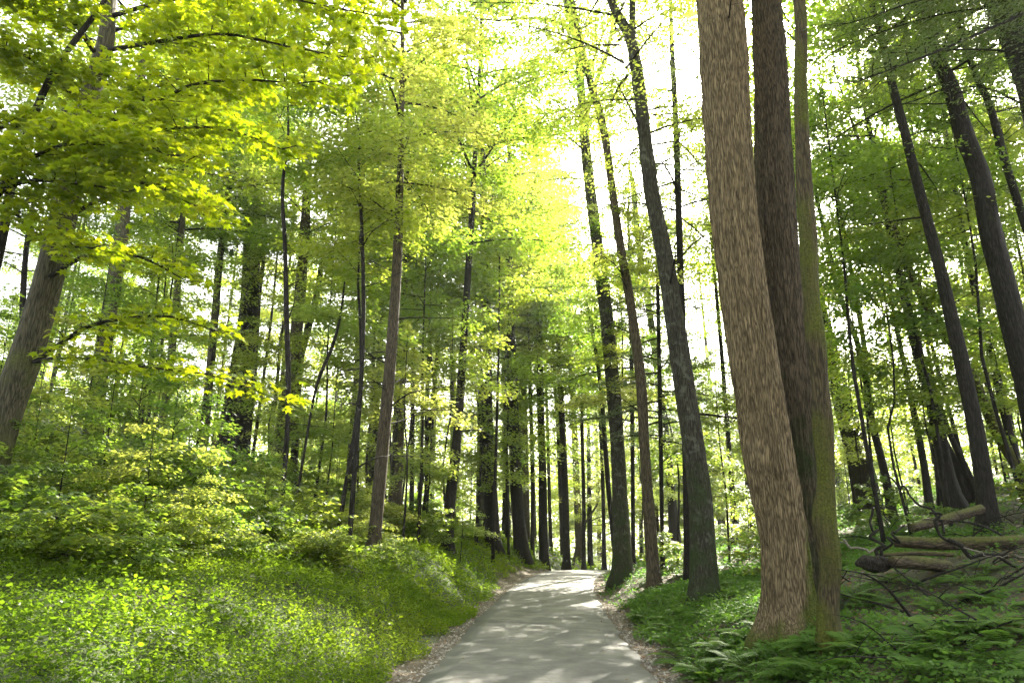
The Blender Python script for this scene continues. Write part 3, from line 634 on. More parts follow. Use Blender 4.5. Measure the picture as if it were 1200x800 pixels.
for k, (a, b, y, l) in enumerate([((664, 662), (658, 480), 48, 'dark trunk right at the end of the visible road'), ((684, 662), (682, 500), 50, 'thin trunk in the middle of the road opening'), ((708, 660), (703, 480), 52, 'thin black trunk at the right edge of the road opening'),
                                  ((624, 655), (622, 480), 46, 'thin trunk between the second and third bank crest trunks'), ((595, 640), (592, 480), 45, 'thin trunk between the first and second bank crest trunks'),
                                  ((673, 655), (700, 590), 54, 'pale crooked stem arching low in the road opening')]):
    wd = [9, 8, 7] if k == 0 else ([3, 3, 2] if k == 5 else [5, 4.5, 4])
    tree([a, ((a[0] + b[0]) / 2 + (1 if k < 5 else -6), (a[1] + b[1]) / 2), b], wd, y, 'dark' if k < 5 else 'pale', 'maple_tree', l, GT, H=22 if k < 5 else 7, crown=['b1', 'b2', 'b1', 'b2', 'h1', 'u1'][k], cz=9 if k < 5 else 4, cs=.9, dead=4)

tree([(806, 640), (803, 500), (797, 300), (792, 150)], [9, 8.5, 8, 7], 24, 'dark', 'hemlock_tree', 'shaggy dark hemlock showing between the mossy leaning trunk and the thickest trunk', GT, H=29, crown='h0', cz=12, cs=.9, dead=5, seed=610)
tree([(776, 640), (774, 500), (770, 300), (768, 200)], [5, 5, 4.5, 4], 27, 'dark', 'hemlock_tree', 'young layered hemlock between the slim brown trunk and the mossy leaning trunk', GT, H=17, crown='h1', cz=4.5, cs=.85, dead=3, seed=612)
tree([(742, 640), (741, 500), (738, 300)], [5, 5, 4], 36, 'dark', 'hemlock_tree', 'farther young layered hemlock showing beside the slim S-bent brown trunk', GT, H=22, crown='h1', cz=6, cs=1.1, dead=3, seed=613)
tree([(22, 560), (26, 400), (30, 300)], [8, 7, 6], 30, 'dark', 'maple_tree', 'slender leafy tree seen past the edge side of the leaning pale maple', GT, H=22, crown='b0', cz=6, cs=.9, dead=3, seed=611)
for k, (u, y, l) in enumerate([(880, 32, 'added shade-casting tree with a broad crown mostly hidden behind the thickest trunk')]):
    tree([(u + 3, 640), (u, 500), (u - 6, 300)], [8, 7, 6], y, 'dark', 'maple_tree', l, GT, H=26, crown='b1', cz=11, cs=1.15, dead=4, seed=500 + k)  # tree added so that its crown shades the near road
LM = [(20, 'pale maple at the edge'), (120, 'grey trunk behind the pale maple'), (200, 'thin grey trunk'), (285, 'dark clump of trunks'), (335, 'brown wide-footed trunk'), (418, 'thin black bank stem'), (455, 'twiggy brown trunk'),
      (530, 'trunk in the bushes'), (605, 'bank crest trunks'), (668, 'road opening'), (715, 'straight grey trunk'), (755, 'slim S-bent trunk'), (810, 'mossy leaning trunk'), (890, 'two thickest trunks'), (960, 'slim mossy trunk'),
      (1010, 'stout black trunk'), (1085, 'middle hillside trunk'), (1130, 'long bare dark trunk'), (1190, 'rough brown leaning trunk')]
def by(u): return min(LM, key=lambda q: abs(q[0] - u))[1]
def upx(x, y): return 600 + F * x / y * math.cos(PITCH)
# far trunks that nothing tells apart
rf = random.Random(5)
for k in range(104):
    if 79 <= k < 89: continue
    if k % 2 and k < 34: rf.random(); continue
    for _ in range(50):
        y = rf.uniform(42, 100); u = rf.uniform(-60, 1260)
        if k >= 75: y = rf.uniform(46, 62); u = rf.uniform(520, 740) if k < 89 else 600 + (k - 89) * 17 + rf.uniform(-9, 9)
        if k > 88: y = rf.uniform(57, 71)
        if k > 93: u = 690 + (k - 94) * 19 + rf.uniform(-8, 8); y = rf.uniform(60, 78)
        x = (u - 600) / F * y
        if abs(x - road_x(y)) > 2.6 and not (k < 89 and 4.5 < x < 18 and y < 64): break
    z = float(T(x, y)); p = at(u, 500, y); dv = (u - 600) * -.0
    base = np.array([x, y, z]); wpx = rf.uniform(3, 8)
    r = wpx * .5 * y / F; H = rf.uniform(17, 20) if k > 93 else rf.uniform(23, 34) if k < 75 else (rf.uniform(33, 40) if k < 89 else rf.uniform(40, 45)); lx = rf.uniform(-1.2, 1.2) - x * .03
    P = np.array([base + [0, 0, -.3], base, base + [lx * .2, 0, H * .3], base + [lx * .6, 0, H * .65], base + [lx, 0, H]])
    R = np.array([1.2, 1.15, .9, .6, .12]) * r
    cr_ = rf.choice(['b0', 'b1', 'b2', 'b2', 'p0', 'p1']); cr_ = cr_ if k < 89 else (('b0', 'p1', 'b2')[k % 3] if k > 96 else ('p0', 'p1')[k % 2])
    if k < 75 and u > 640 and y < 82: cr_ = ('p0', 'p1')[k % 2]; H = min(H, rf.uniform(22, 27))
    me, lm, h = LIB[cr_]; cs = rf.uniform(1.0, 1.35) if k < 89 else 1.55; cz = max(3.5, (H - h * cs) * (rf.uniform(.5, 1.0) if k < 89 else rf.uniform(.75, 1)))
    if k > 93: cz = rf.uniform(3, 5); cs = 1.0
    root = thing('tree', ('stouter' if wpx > 5.5 else 'thin') + (' low-crowned' if cz < 8 else ' high-crowned') + (' far tree' if y < 68 else ' very distant tree') + ', seen by the ' + by(u), 'tree', tuple(base), 'far slender trees')
    make_trunk(P, R, root, BM[rf.choice(['dark', 'dark', 'brown', 'grey'])], 8, 14, flare=.2, seed=k)
    for nm, mm_ in (('crown', me), ('limbs', lm)):
        link(nm, mm_, root, kind='stuff' if nm == 'limbs' else None, loc=(lx * .6, 0, cz), rot=(0, 0, rf.uniform(0, 6.28)), scale=cs)

# ------------------------------------------------------------------ near maple boughs: part 'bough' leaves, branch
rng = np.random.default_rng(31)
def at3(u, v, Y): return at(u, v, Y)
mb = [  # (points (u,v,Y)), spray length, leaves
    ([(118, 70, 11.4), (170, 118, 10.6), (230, 98, 9.8), (300, 94, 9.3), (350, 98, 9.0), (400, 90, 8.8)], 1.2, 1500),
    ([(60, 190, 11.2), (110, 215, 10.2), (170, 215, 9.4), (235, 245, 8.9)], 1.25, 1400),
    ([(50, 170, 11.2), (90, 170, 10.2), (150, 165, 9.2), (215, 190, 8.6)], 1.25, 1500),
    ([(75, 130, 11.3), (130, 140, 10.5), (190, 150, 10), (260, 150, 9.6), (330, 175, 9.4)], 1.2, 1400),
    ([(120, 60, 11.4), (180, 50, 10.9), (260, 40, 10.4), (340, 55, 10), (420, 70, 9.8)], 1.35, 1500),
    ([(128, 20, 11.5), (200, 0, 11), (290, -10, 10.6), (370, 5, 10.4), (450, 20, 10.2)], 1.4, 1500),
    ([(128, 0, 11.5), (190, -50, 11), (280, -60, 10.6), (380, -50, 10.4)], 1.4, 1300),
    ([(40, 230, 11.0), (20, 250, 10), (60, 285, 9.3), (110, 290, 8.9)], 1.0, 700),
    ([(30, 150, 10.5), (0, 150, 9.6), (-30, 190, 9.0)], 1.2, 900),
    ([(95, 120, 11.2), (60, 90, 10.2), (20, 60, 9.5), (-20, 60, 9)], 1.3, 1200),
    ([(110, 60, 11.2), (80, 20, 10.4), (40, -10, 9.8), (0, -20, 9.4)], 1.3, 1200),
    ([(0, 220, 9.5), (30, 190, 9.1), (75, 170, 8.7), (130, 170, 8.4)], .9, 800),
    ([(-40, 260, 9.5), (20, 215, 9.1), (90, 215, 8.8), (150, 225, 8.5)], .9, 700),
    ([(120, 40, 12), (170, 30, 12.4), (230, 60, 12.8), (300, 110, 13)], 1.4, 1100),
    ([(40, 425, 11.4), (60, 420, 11), (115, 421, 10.5), (170, 430, 10.1), (250, 440, 9.6), (330, 470, 9.3)], .8, 520),
    ([(40, 425, 11.4), (75, 400, 11.2), (110, 380, 11), (190, 370, 10.6), (260, 390, 10.2)], .8, 420),
    ([(70, 260, 11.6), (130, 230, 12), (200, 230, 12.3), (250, 260, 12.5)], 1.2, 500),
    ([(50, 330, 11.4), (100, 300, 11.2), (160, 300, 11), (220, 330, 10.8)], 1.0, 420),
]
all_leaf = []; mloc = np.array(maple_root.location)
for k, (pp, L2, nl) in enumerate(mb):
    path = [at(*p) for p in pp]; limbs = []
    all_leaf.append(bough(path, .045 if k not in (14,) else .03, L2, nl, .125, MAPLE, tilt=.5, thick=.10, limbs=limbs, jit=.13, tag0=rng.random(), sides=7))
    v, f_ = join(limbs); link('branch', mesh('branch', v - mloc, f_, B_DARK), maple_root)
# the dark limb of the top corner
Q = np.array([at(*p) for p in [(-30, 400, 10.6), (0, 290, 10.4), (15, 210, 10.2), (45, 122, 10), (69, 75, 10), (90, 45, 10), (122, 2, 10), (150, -50, 10)]])
v, f_ = tube(catmull(Q, 50), np.interp(np.arange(50), [0, 15, 30, 49], [.08, .075, .055, .03]), 14)
lr = thing('maple_tree', 'black crooked stem slanting up through the yellow maple leaves', 'tree', tuple(Q[0] * [1, 1, 0] + [0, 0, float(T(Q[0][0], Q[0][1]))]), GT)
Q2 = np.vstack([[Q[0][0] - .3, Q[0][1], float(T(Q[0][0], Q[0][1])) - .2], Q])
v, f_ = tube(catmull(Q2, 60), np.interp(np.arange(60), [0, 12, 40, 59], [.11, .09, .055, .03]), 16)
link('trunk', mesh('trunk', v - np.array(lr.location), f_, B_DARK), lr)
# pick the 300 leaves nearest the camera as single leaves, the rest as one part
V, fs, att = scatter_join(all_leaf)
tv = MAPLE[0]; kq = len(tv); Lf = V.reshape(-1, kq, 3); nl = len(Lf)
dist = np.linalg.norm(Lf[:, 12] - np.array([0, 0, CAMZ]), axis=1)
relv = Lf[:, 12] - np.array([0, 0, CAMZ]); dep = relv @ FWD; uu = 600 + F * relv[:, 0] / dep; vv = 400 - F * (relv @ np.array([0, -math.sin(PITCH), math.cos(PITCH)])) / dep
ok = (uu > 0) & (uu < 1200) & (vv > 0) & (vv < 800)
order = np.argsort(np.where(ok, dist, 1e9)); pick = order[:300]; rest = order[300:]
nq = len(MAPLE[1][0]); ntr = len(MAPLE[1][1])
def leaf_part(idx, name, kind):
    Vv = Lf[idx].reshape(-1, 3) - mloc; b_ = (np.arange(len(idx)) * kq)[:, None, None]
    ff = [(MAPLE[1][0][None] + b_).reshape(-1, 4), (MAPLE[1][1][None] + b_).reshape(-1, 3)]
    lr_ = rng.random(len(idx)); a_ = np.concatenate([np.repeat(lr_, nq), np.repeat(lr_, ntr)])
    return link(name, mesh(name, Vv, ff, M_MAPLE, smooth=False, attrs={'rnd': ('FACE', a_)}), maple_root, kind=kind)
leaf_part(rest, 'leaves', 'stuff')
leafmeshes = []
for k in range(6):
    r_ = k / 5
    leafmeshes.append(mesh('leaf', tv, MAPLE[1], M_MAPLE, smooth=False, attrs={'rnd': ('FACE', np.full(nq + ntr, r_))}))
for c_, k in enumerate(pick):
    L_ = Lf[k]; d_ = (L_[6] - L_[0]); sz = np.linalg.norm(d_) / np.linalg.norm(tv[6]); x_ = nrmz(L_[2] - L_[10]); y0 = nrmz(d_ - tv[6][2] * 0); z_ = nrmz(np.cross(x_, y0)); y_ = np.cross(z_, x_)
    o_ = link('leaf', leafmeshes[c_ % 6], maple_root)
    o_.matrix_local = Matrix.Translation(Vector(L_[0] - mloc)) @ Matrix(np.stack([x_, y_, z_], 1).tolist()).to_4x4() @ Matrix.Scale(sz, 4)

# ------------------------------------------------------------------ hemlock boughs hanging in at the top corner
hb = [
    ([(1240, -5, 8.5), (1200, 16, 8.4), (1150, 38, 8.2), (1100, 60, 8.0), (1040, 83, 7.8), (1002, 97, 7.7)], .040, .9, 2600),
    ([(1240, 80, 9.5), (1190, 62, 9.3), (1130, 58, 9.0), (1070, 62, 8.7), (1010, 60, 8.4)], .022, .7, 1400),
    ([(1230, 0, 9), (1150, -10, 9), (1080, 0, 9), (1020, 20, 9), (985, 30, 9)], .03, 1.0, 2400),
    ([(1250, -60, 9.5), (1150, -50, 9.8), (1050, -40, 10), (980, -10, 10)], .03, 1.1, 2400),
    ([(1250, 120, 10), (1180, 115, 10), (1120, 108, 10), (1060, 104, 10)], .018, .7, 700),
    ([(1250, 30, 10.5), (1170, 10, 11), (1090, 20, 11.2), (1000, 50, 11.5), (960, 70, 11.5)], .025, 1.1, 2600),
]
hroot = thing('hemlock_tree', 'hemlock standing out of the picture whose drooping dark boughs hang into the top corner', 'tree', (8.6, 10.5, float(T(8.6, 10.5))))
hl = np.array(hroot.location)
make_trunk(np.array([hl + [0, 0, -.3], hl, hl + [-.1, 0, 6], hl + [-.2, 0, 14], hl + [-.2, 0, 19]]), np.array([.34, .3, .24, .13, .03]), hroot, B_DARK, 24, 50, .05)
leafs = []
for k, (pp, r0, L2, nl) in enumerate(hb):
    path = [np.array([8.45, 10.5, at(*pp[0])[2] - .4])] + [at(*p) for p in pp]; limbs = []
    leafs.append(bough(path, r0, L2, nl, .075, NEEDLE, tilt=.3, thick=.04, limbs=limbs, jit=.07, sides=7, nsec=34))
    v, f_ = join(limbs); link('branch', mesh('branch', v - hl, f_, B_DARK), hroot)
V, fs, att = scatter_join(leafs)
link('needles', mesh('needles', V - hl, fs, M_HEM, smooth=False, attrs={'rnd': ('FACE', att)}), hroot, kind='stuff')
link('crown', LIB['h1'][0], hroot, loc=(0, 0, 8.5), scale=.9)

# ------------------------------------------------------------------ understory trees and shrubs
def plant(lib, x, y, cz, cs, name, label, group, rot, stem=True, lean=0.0, cat='tree'):
    z = float(T(x, y)); me, lm, h = LIB[lib]
    root = thing(name, label, cat, (x, y, z), group)
    if stem:
        top = cz + h * cs
        P = np.array([[0, 0, -.15], [0, 0, 0], [lean * .15 + math.sin(rot * 7) * .05 * cz, math.cos(rot * 5) * .05 * cz, cz * .6 + .1], [lean, .05, cz + .05], [lean * 1.05, 0, top * .98]]); r = (.008 + .0045 * top)
        V, fs = tube(catmull(P, 10), np.interp(np.arange(10), [0, 9], [r, r * .2]), 6)
        link('stem', mesh('stem', V, fs, B_DARK), root)
    c_ = link('crown', me, root, loc=(lean, 0, cz), rot=(0, 0, rot), scale=cs)
    l_ = link('limbs', lm, root, kind='stuff', loc=(lean, 0, cz), rot=(0, 0, rot), scale=cs)
    return root
ru = random.Random(21)
# (picture column of the crown centre, row, distance, library, scale)
US = [(30, 560, 13, 'u1', .6), (110, 560, 14, 'u1', .8), (200, 560, 15, 'u0', .75), (240, 640, 13, 'u1', .45), (60, 620, 12, 'u0', .5), (170, 620, 12.5, 'u1', .55), (320, 610, 18, 'u1', .5),
      (180, 500, 17, 'u1', .7), (160, 470, 20, 'u0', 1.0), (60, 430, 20, 'u1', 1.0), (180, 370, 26, 'u2', 1.0), (120, 360, 22, 'u2', 1.0), (330, 400, 38, 'u0', 1.2), (390, 470, 26, 'u1', 1.1),
      (385, 330, 27, 'u2', .9), (430, 400, 27, 'u1', 1.2), (500, 330, 28, 'u2', 1.2), (480, 430, 25, 'u1', 1.0), (530, 420, 32, 'u0', 1.2), (420, 220, 22, 'u2', 1.1), (500, 520, 30, 'u1', 1.0),
      (560, 520, 38, 'u0', 1.2), (620, 420, 40, 'u2', 1.3), (640, 500, 44, 'u0', 1.2), (660, 340, 38, 'u2', 1.3), (600, 290, 36, 'u2', 1.3), (560, 380, 38, 'u0', 1.4), (700, 500, 46, 'u1', 1.2),
      (780, 420, 30, 'u0', .8), (800, 500, 28, 'u1', .9), (840, 460, 26, 'u0', .9), (775, 560, 38, 'u1', .7), (870, 560, 25, 'u1', .7), (990, 330, 24, 'u2', 1.0), (1040, 420, 26, 'u1', 1.0),
      (1000, 500, 28, 'u1', .9), (1090, 480, 30, 'u0', 1.0), (1150, 400, 27, 'u1', 1.1), (1180, 300, 24, 'u2', 1.1), (1060, 260, 20, 'u2', 1.0), (1130, 200, 19, 'u2', 1.0), (980, 200, 19, 'u2', 1.0), (1190, 480, 30, 'u0', 1.0),
      (440, 570, 26, 'u1', .6), (410, 610, 22, 'u1', .5), (540, 600, 30, 'u1', .5), (0, 480, 16, 'u0', .9), (360, 560, 24, 'u0', .8), (300, 300, 42, 'u2', 1.2), (200, 290, 28, 'u2', 1.2), (720, 430, 40, 'u0', 1.2)]
for _ in range(44):
    u_ = ru.choice([ru.uniform(-20, 520), ru.uniform(-20, 520), ru.uniform(960, 1220), ru.uniform(960, 1220)]); US.append((u_, ru.uniform(110, 480), ru.uniform(33, 48) if u_ < 600 else ru.uniform(20, 40), ru.choice(['u0', 'u1', 'u2', 'u2']), ru.uniform(.9, 1.3)))
for k, (u, v, y, lib, cs) in enumerate(US):
    p = at(u, v, y); me, lm, h = LIB[lib]
    q_ = p[0] - float(road_x(y))
    if abs(q_) < 3.2: p[0] += (3.2 - abs(q_)) * (1 if q_ > 0 else -1)
    g = float(T(p[0], p[1])); cz = max(.3, p[2] - g - h * cs * .5)
    lmk = min(LM, key=lambda q: abs(q[0] - u))[1]
    kind_ = {'u0': 'bushy young tree', 'u1': 'flat-layered pale young tree', 'u2': 'tall-stemmed young tree'}[lib]
    hg = 'low' if cz < 2 else ('head-high' if cz < 5 else ('raised' if cz < 9 else 'lofty'))
    dp = 'close' if y < 17 else ('mid-wood' if y < 24 else ('farther' if y < 33 else 'deep'))
    lab = f'{kind_} with {hg} crown, {dp}, by the {lmk}'
    plant(lib, p[0], p[1], cz, cs, 'young_tree', lab, 'young trees of the understory', ru.uniform(0, 6.28), lean=ru.uniform(-.25, .25))
for k in range(30):
    u_, v_ = ru.uniform(-30, 470), ru.uniform(618, 676); y = hit(u_, v_ + (6 if u_ < 300 else -4))
    if not y or y > 30: continue
    p = at(u_, v_, y); lib = ru.choice(['s0', 's1', 's2'])
    if float(road_x(y)) - HALF - p[0] < 2.0: continue
    plant(lib, p[0], y, .02, ru.uniform(.5, .9), 'shrub', {'s0': 'round leafy bush', 's1': 'low pale green bush', 's2': 'upright leafy bush'}[lib] + f' {["close", "halfway up", "farther"][min(2, int(max(0, y - 9) / 5))]} on the bank, by the {by(u_)}', 'bushes edging the ground cover', ru.uniform(0, 6.28), stem=False, cat='bush')
for (x_, y_, l_, sc_) in [(-7.3, 10.3, 's2', 1.0), (-6.5, 10.6, 's0', .9), (-7.9, 10.9, 's1', 1.1), (-5.6, 11.0, 's2', .85)]:
    plant(l_, x_, y_, .05, sc_, 'shrub', {'s0': 'round leafy bush', 's1': 'low pale green bush', 's2': 'upright leafy bush'}[l_] + ' hiding the foot of the pale maple', 'bushes at the foot of the pale maple', x_ * 3, stem=False, cat='bush')
# far sunlit thicket saplings
for k in range(130):
    y = ru.uniform(46, 95); u = ru.uniform(-80, 1280); x = (u - 600) / F * y
    if abs(x - road_x(y)) < 3.2: continue
    lib = ru.choice(['u0', 'u1', 'u2', 'u1']); cs = ru.uniform(1.0, 1.9)
    plant(lib, x, y, ru.uniform(.2, 4.5), cs, 'young_tree', {'u0': 'bushy', 'u1': 'flat-layered', 'u2': 'tall'}[lib] + (' far' if y < 68 else ' very distant') + ' thicket tree, seen by the ' + by(u), 'far thicket trees', ru.uniform(0, 6.28))
# shrubs on the left bank top and along the verges
for k in range(150):
    for _ in range(40):
        y = ru.uniform(11, 44); left = ru.random() < .62
        d_ = ru.uniform(2.6, 16) if left else ru.uniform(2.0, 17)
        if left and y < 15 and d_ < 4.2: continue
        if not left and y < 15: continue
        break
    x = float(road_x(y)) + (-d_ - HALF if left else d_ + HALF)
    if not left and d_ > 4 and ru.random() < .6: continue
    lib = ru.choice(['s0', 's1', 's2']) if left else ru.choice(['s0', 's2'])
    plant(lib, x, y, ru.uniform(.0, .25), ru.uniform(.6, 1.15), 'shrub', {'s0': 'round leafy bush', 's1': 'low pale green bush', 's2': 'upright leafy bush'}[lib] + (' in the undergrowth of the left bank' if left else ' in the ferny undergrowth right of the road'), 'undergrowth bushes ' + ('on the bank' if left else 'right of the road'), ru.uniform(0, 6.28), stem=False, cat='bush')

# ------------------------------------------------------------------ far wood closing the view
rng = np.random.default_rng(55)
fw = []
for k in range(490):
    y = rng.uniform(95, 140); x = rng.uniform(-100, 100); z = -6 + (y - 95) * .35
    hgt = rng.uniform(10, 27) * (0.8 if abs(x - 20) < 25 else 1.0); n_ = 420; 
    P = np.stack([rng.normal(x, 3.2, n_), rng.normal(y, 3.2, n_), z + hgt * rng.beta(1.6, 1.3, n_)], -1)
    d_, N_ = leaf_frames(n_, nrmz(rng.normal(0, 1, (n_, 3))), .6)
    fw.append(scatter(DIAMOND, P, d_, N_, rng.uniform(.35, .7, n_), np.clip(rng.random() * .5 + rng.random(n_) * .5, 0, 1)))
V, fs, att = scatter_join(fw)
link('distant_woods', mesh('distant_woods', V, fs, M_PALE, smooth=False, attrs={'rnd': ('FACE', att)}), kind='stuff')

# ------------------------------------------------------------------ ground cover
rng = np.random.default_rng(71)
def cover_tufts(n_, xl, xh, y0, y1, keep, leaves, hmin, hmax, size, tmpl, tilt, pw=1.0, open_=.9):
    y = y0 + (y1 - y0) * rng.random(n_) ** pw; dd = rng.uniform(xl, xh, n_)
    x = road_x(y) + dd; ok = keep(x, y, dd); x, y = x[ok], y[ok]; m = len(x); z = T(x, y)
    patch = vnoise(x * .6, y * .6, 21); patch2 = vnoise(x * .25, y * .25, 22)
    hh = (hmin + (hmax - hmin) * rng.random(m)) * (.5 + patch)
    P = np.repeat(np.stack([x, y, z], -1), leaves, 0); az = rng.uniform(0, 2 * PI, m * leaves)
    rd = np.stack([np.cos(az), np.sin(az), np.zeros(m * leaves)], -1); fr = rng.random(m * leaves)
    H_ = np.repeat(hh, leaves)
    P = P + rd * (fr * .07)[:, None] + np.array([0, 0, 1.0]) * (H_ * (.25 + .75 * fr))[:, None]
    D = nrmz(rd + np.array([0, 0, 1]) * rng.normal(.25, .35, m * leaves)[:, None]); Nn = nrmz(np.array([0, 0, 1.0]) + rng.normal(0, tilt, (m * leaves, 3)))
    sc_ = size * (1 + np.maximum(0, P[:, 1] - 14) * .035) * rng.uniform(.6, 1.3, m * leaves)
    return scatter(tmpl, P, D, Nn, sc_, np.clip(np.repeat(patch * .5 + patch2 * .3, leaves) + rng.random(m * leaves) * .35 - .1, 0, 1))
edgeL = lambda x, y, dd: (-dd - HALF) > .38 + .75 * np.exp(-((y - 38) / 6.5) ** 2) + (vnoise(x * 1.1, y * 1.1, 31) - .5) * .7
gl = [cover_tufts(44000, -11, -HALF, 4.5, 20, edgeL, 6, .05, .20, .046, DIAMOND, .5, 1.1),
      cover_tufts(24000, -16, -HALF, 18, 46, edgeL, 5, .06, .24, .06, DIAMOND, .5, 1.0),
      cover_tufts(9000, -30, 22, 42, 100, lambda x, y, dd: np.abs(dd) > HALF + .5, 5, .15, .5, .10, DIAMOND, .5, 1.0),
      cover_tufts(5000, -24, -8, 8, 30, edgeL, 5, .08, .3, .075, DIAMOND, .5, 1.0)]
gl.append(cover_tufts(2600, -11, -HALF, 7, 26, lambda x, y, dd: (-dd - HALF > 1.0) & (vnoise(x * .8, y * .8, 61) > .45), 9, .18, .5, .075, OVAL, .55, 1.0))
V, fs, att = scatter_join(gl)
link('undergrowth', mesh('undergrowth', V, fs, M_COVER, smooth=False, attrs={'rnd': ('FACE', att)}), kind='stuff')
edgeR = lambda x, y, dd: ((dd - HALF) > .45 + (vnoise(x * 1.1, y * 1.1, 33) - .5) * .6) & (rng.random(len(x)) < np.clip(1.5 - vnoise(x * .5, y * .5, 35) * 1.0 - .55 * np.maximum(0, dd - 3.2) * (y < 16), .13, 1))
gr_ = [cover_tufts(20000, HALF, 10, 6.5, 22, edgeR, 6, .05, .2, .065, OVAL, .4, 1.1), cover_tufts(8000, HALF, 20, 18, 48, edgeR, 5, .05, .22, .07, DIAMOND, .5, 1.0)]
V, fs, att = scatter_join(gr_)
link('verge_undergrowth', mesh('verge_undergrowth', V, fs, M_FERN, smooth=False, attrs={'rnd': ('FACE', att)}), kind='stuff')
# dead leaves and gravel
def litter(n_, xl, xh, y0, y1, keep, size, name, mat, tmpl=DIAMOND, lift=.02, tilt=.35):
    y = y0 + (y1 - y0) * rng.random(n_) ** 1.2; dd = rng.uniform(xl, xh, n_); x = road_x(y) + dd; ok = keep(dd, y); x, y, dd = x[ok], y[ok], dd[ok]; m = len(x)
    z = T(x, y) + lift + np.where(np.abs(dd) < HALF, .035, 0)
    a = rng.uniform(0, 2 * PI, m); D = nrmz(np.stack([np.cos(a), np.sin(a), rng.normal(0, .15, m)], -1))
    v_, f_, at__ = scatter(tmpl, np.stack([x, y, z], -1), D, nrmz(np.array([0, 0, 1.0]) + rng.normal(0, tilt, (m, 3))), size * rng.uniform(.5, 1.4, m))
    return link(name, mesh(name, v_, f_, mat, smooth=False, attrs={'rnd': ('FACE', at__)}), kind='stuff')
litter(26000, HALF, 18, 6.5, 40, lambda d_, y: rng.random(len(d_)) < .9, .075, 'dead_leaves', M_LITTER)
litter(5000, -6, -HALF - .02, 6.5, 44, lambda d_, y: (-d_ - HALF) < 1.2, .06, 'bank_litter', M_LITTER)
litter(1100, -HALF, HALF, 8, 44, lambda d_, y: rng.random(len(d_)) < np.clip((np.abs(d_) - .9) * 1.3 + .12, 0, 1), .045, 'fallen_leaves_debris', M_LITTER, tilt=.15)
PEB = (np.array([[.5, 0, 0], [0, .45, 0], [-.5, 0, 0], [0, -.5, 0], [0, 0, .35], [0, 0, -.2]]), [np.array([[0, 1, 4], [1, 2, 4], [2, 3, 4], [3, 0, 4]])])
mp_, n = newmat('gravel_stone'); at_ = N(n, 'ShaderNodeAttribute', attribute_name='rnd'); c = ramp(n, at_.outputs['Fac'], [(0, (.12, .10, .08)), (.6, (.24, .22, .18)), (1, (.42, .39, .33))])
bs = N(n, 'ShaderNodeBsdfPrincipled'); bs.inputs['Roughness'].default_value = .9; n.links.new(c, bs.inputs['Base Color']); o = N(n, 'ShaderNodeOutputMaterial'); n.links.new(bs.outputs[0], o.inputs[0])
for s_, nm in ((-1, 'gravel'), (1, 'verge_gravel')):
    n_ = 3500; y = 6.5 + 38 * rng.random(n_) ** 1.3; dd = HALF + np.abs(rng.normal(.05, .38, n_)); x = road_x(y) + s_ * dd; z = T(x, y) + .004
    a = rng.uniform(0, 2 * PI, n_); v_, f_, at__ = scatter(PEB, np.stack([x, y, z], -1), np.stack([np.cos(a), np.sin(a), 0 * a], -1), np.tile([0, 0, 1.0], (n_, 1)), .045 * rng.uniform(.4, 1.6, n_) ** 1.3)
    link(nm, mesh(nm, v_, f_, mp_, smooth=False, attrs={'rnd': ('FACE', at__)}), kind='stuff')

# ------------------------------------------------------------------ ferns
FR = []
for k in range(4):
    r = np.random.default_rng(400 + k); L = 1.0; n_ = 16
    t = np.linspace(.12, 1, n_); arch = r.uniform(.5, .8)
    path = lambda s: np.stack([np.zeros_like(s), s * .85, arch * s - arch * .95 * s * s], -1)
    P = path(t); parts = []
    rachis = tube(path(np.linspace(0, 1, 7)), np.linspace(.008, .002, 7), 3, cap=False)
    PP = np.repeat(P, 2, 0); sg = np.tile([1, -1], n_); tt = np.repeat(t, 2)
    D = np.stack([sg * 1.0, np.full(2 * n_, .35), np.full(2 * n_, -.12)], -1); ln = .26 * np.sin(PI * np.clip(tt * .93 + .07, 0, 1)) ** .7 * r.uniform(.85, 1.1, 2 * n_)
    v_, f_, a_ = scatter((np.array([[0, 0, 0], [.16, .3, 0], [.05, 1, -.05], [-.14, .35, 0]]), [np.array([[0, 1, 2, 3]])]), PP, nrmz(D), np.tile([0, 0, 1.0], (2 * n_, 1)), ln + .015, r.random(2 * n_) * .5 + k * .12)
    off = len(v_); rv, rf_ = rachis
    V = np.vstack([v_, rv]); FR.append(mesh('frond', V, [np.vstack([f_[0], rf_[0] + off])], M_FERN, smooth=False, attrs={'rnd': ('FACE', np.concatenate([a_, np.full(len(rf_[0]), .2)]))}))
rfn = random.Random(77); nf = 0
fern_spots = [(1060, 770), (1120, 740), (1010, 765), (1160, 700), (1190, 760), (960, 790), (880, 790), (840, 770), (1085, 690), (1130, 680), (1000, 700), (1040, 705), (900, 745), (860, 730), (790, 760), (810, 790), (1170, 790), (1100, 795), (760, 720), (780, 705), (870, 690), (850, 665), (790, 690)]
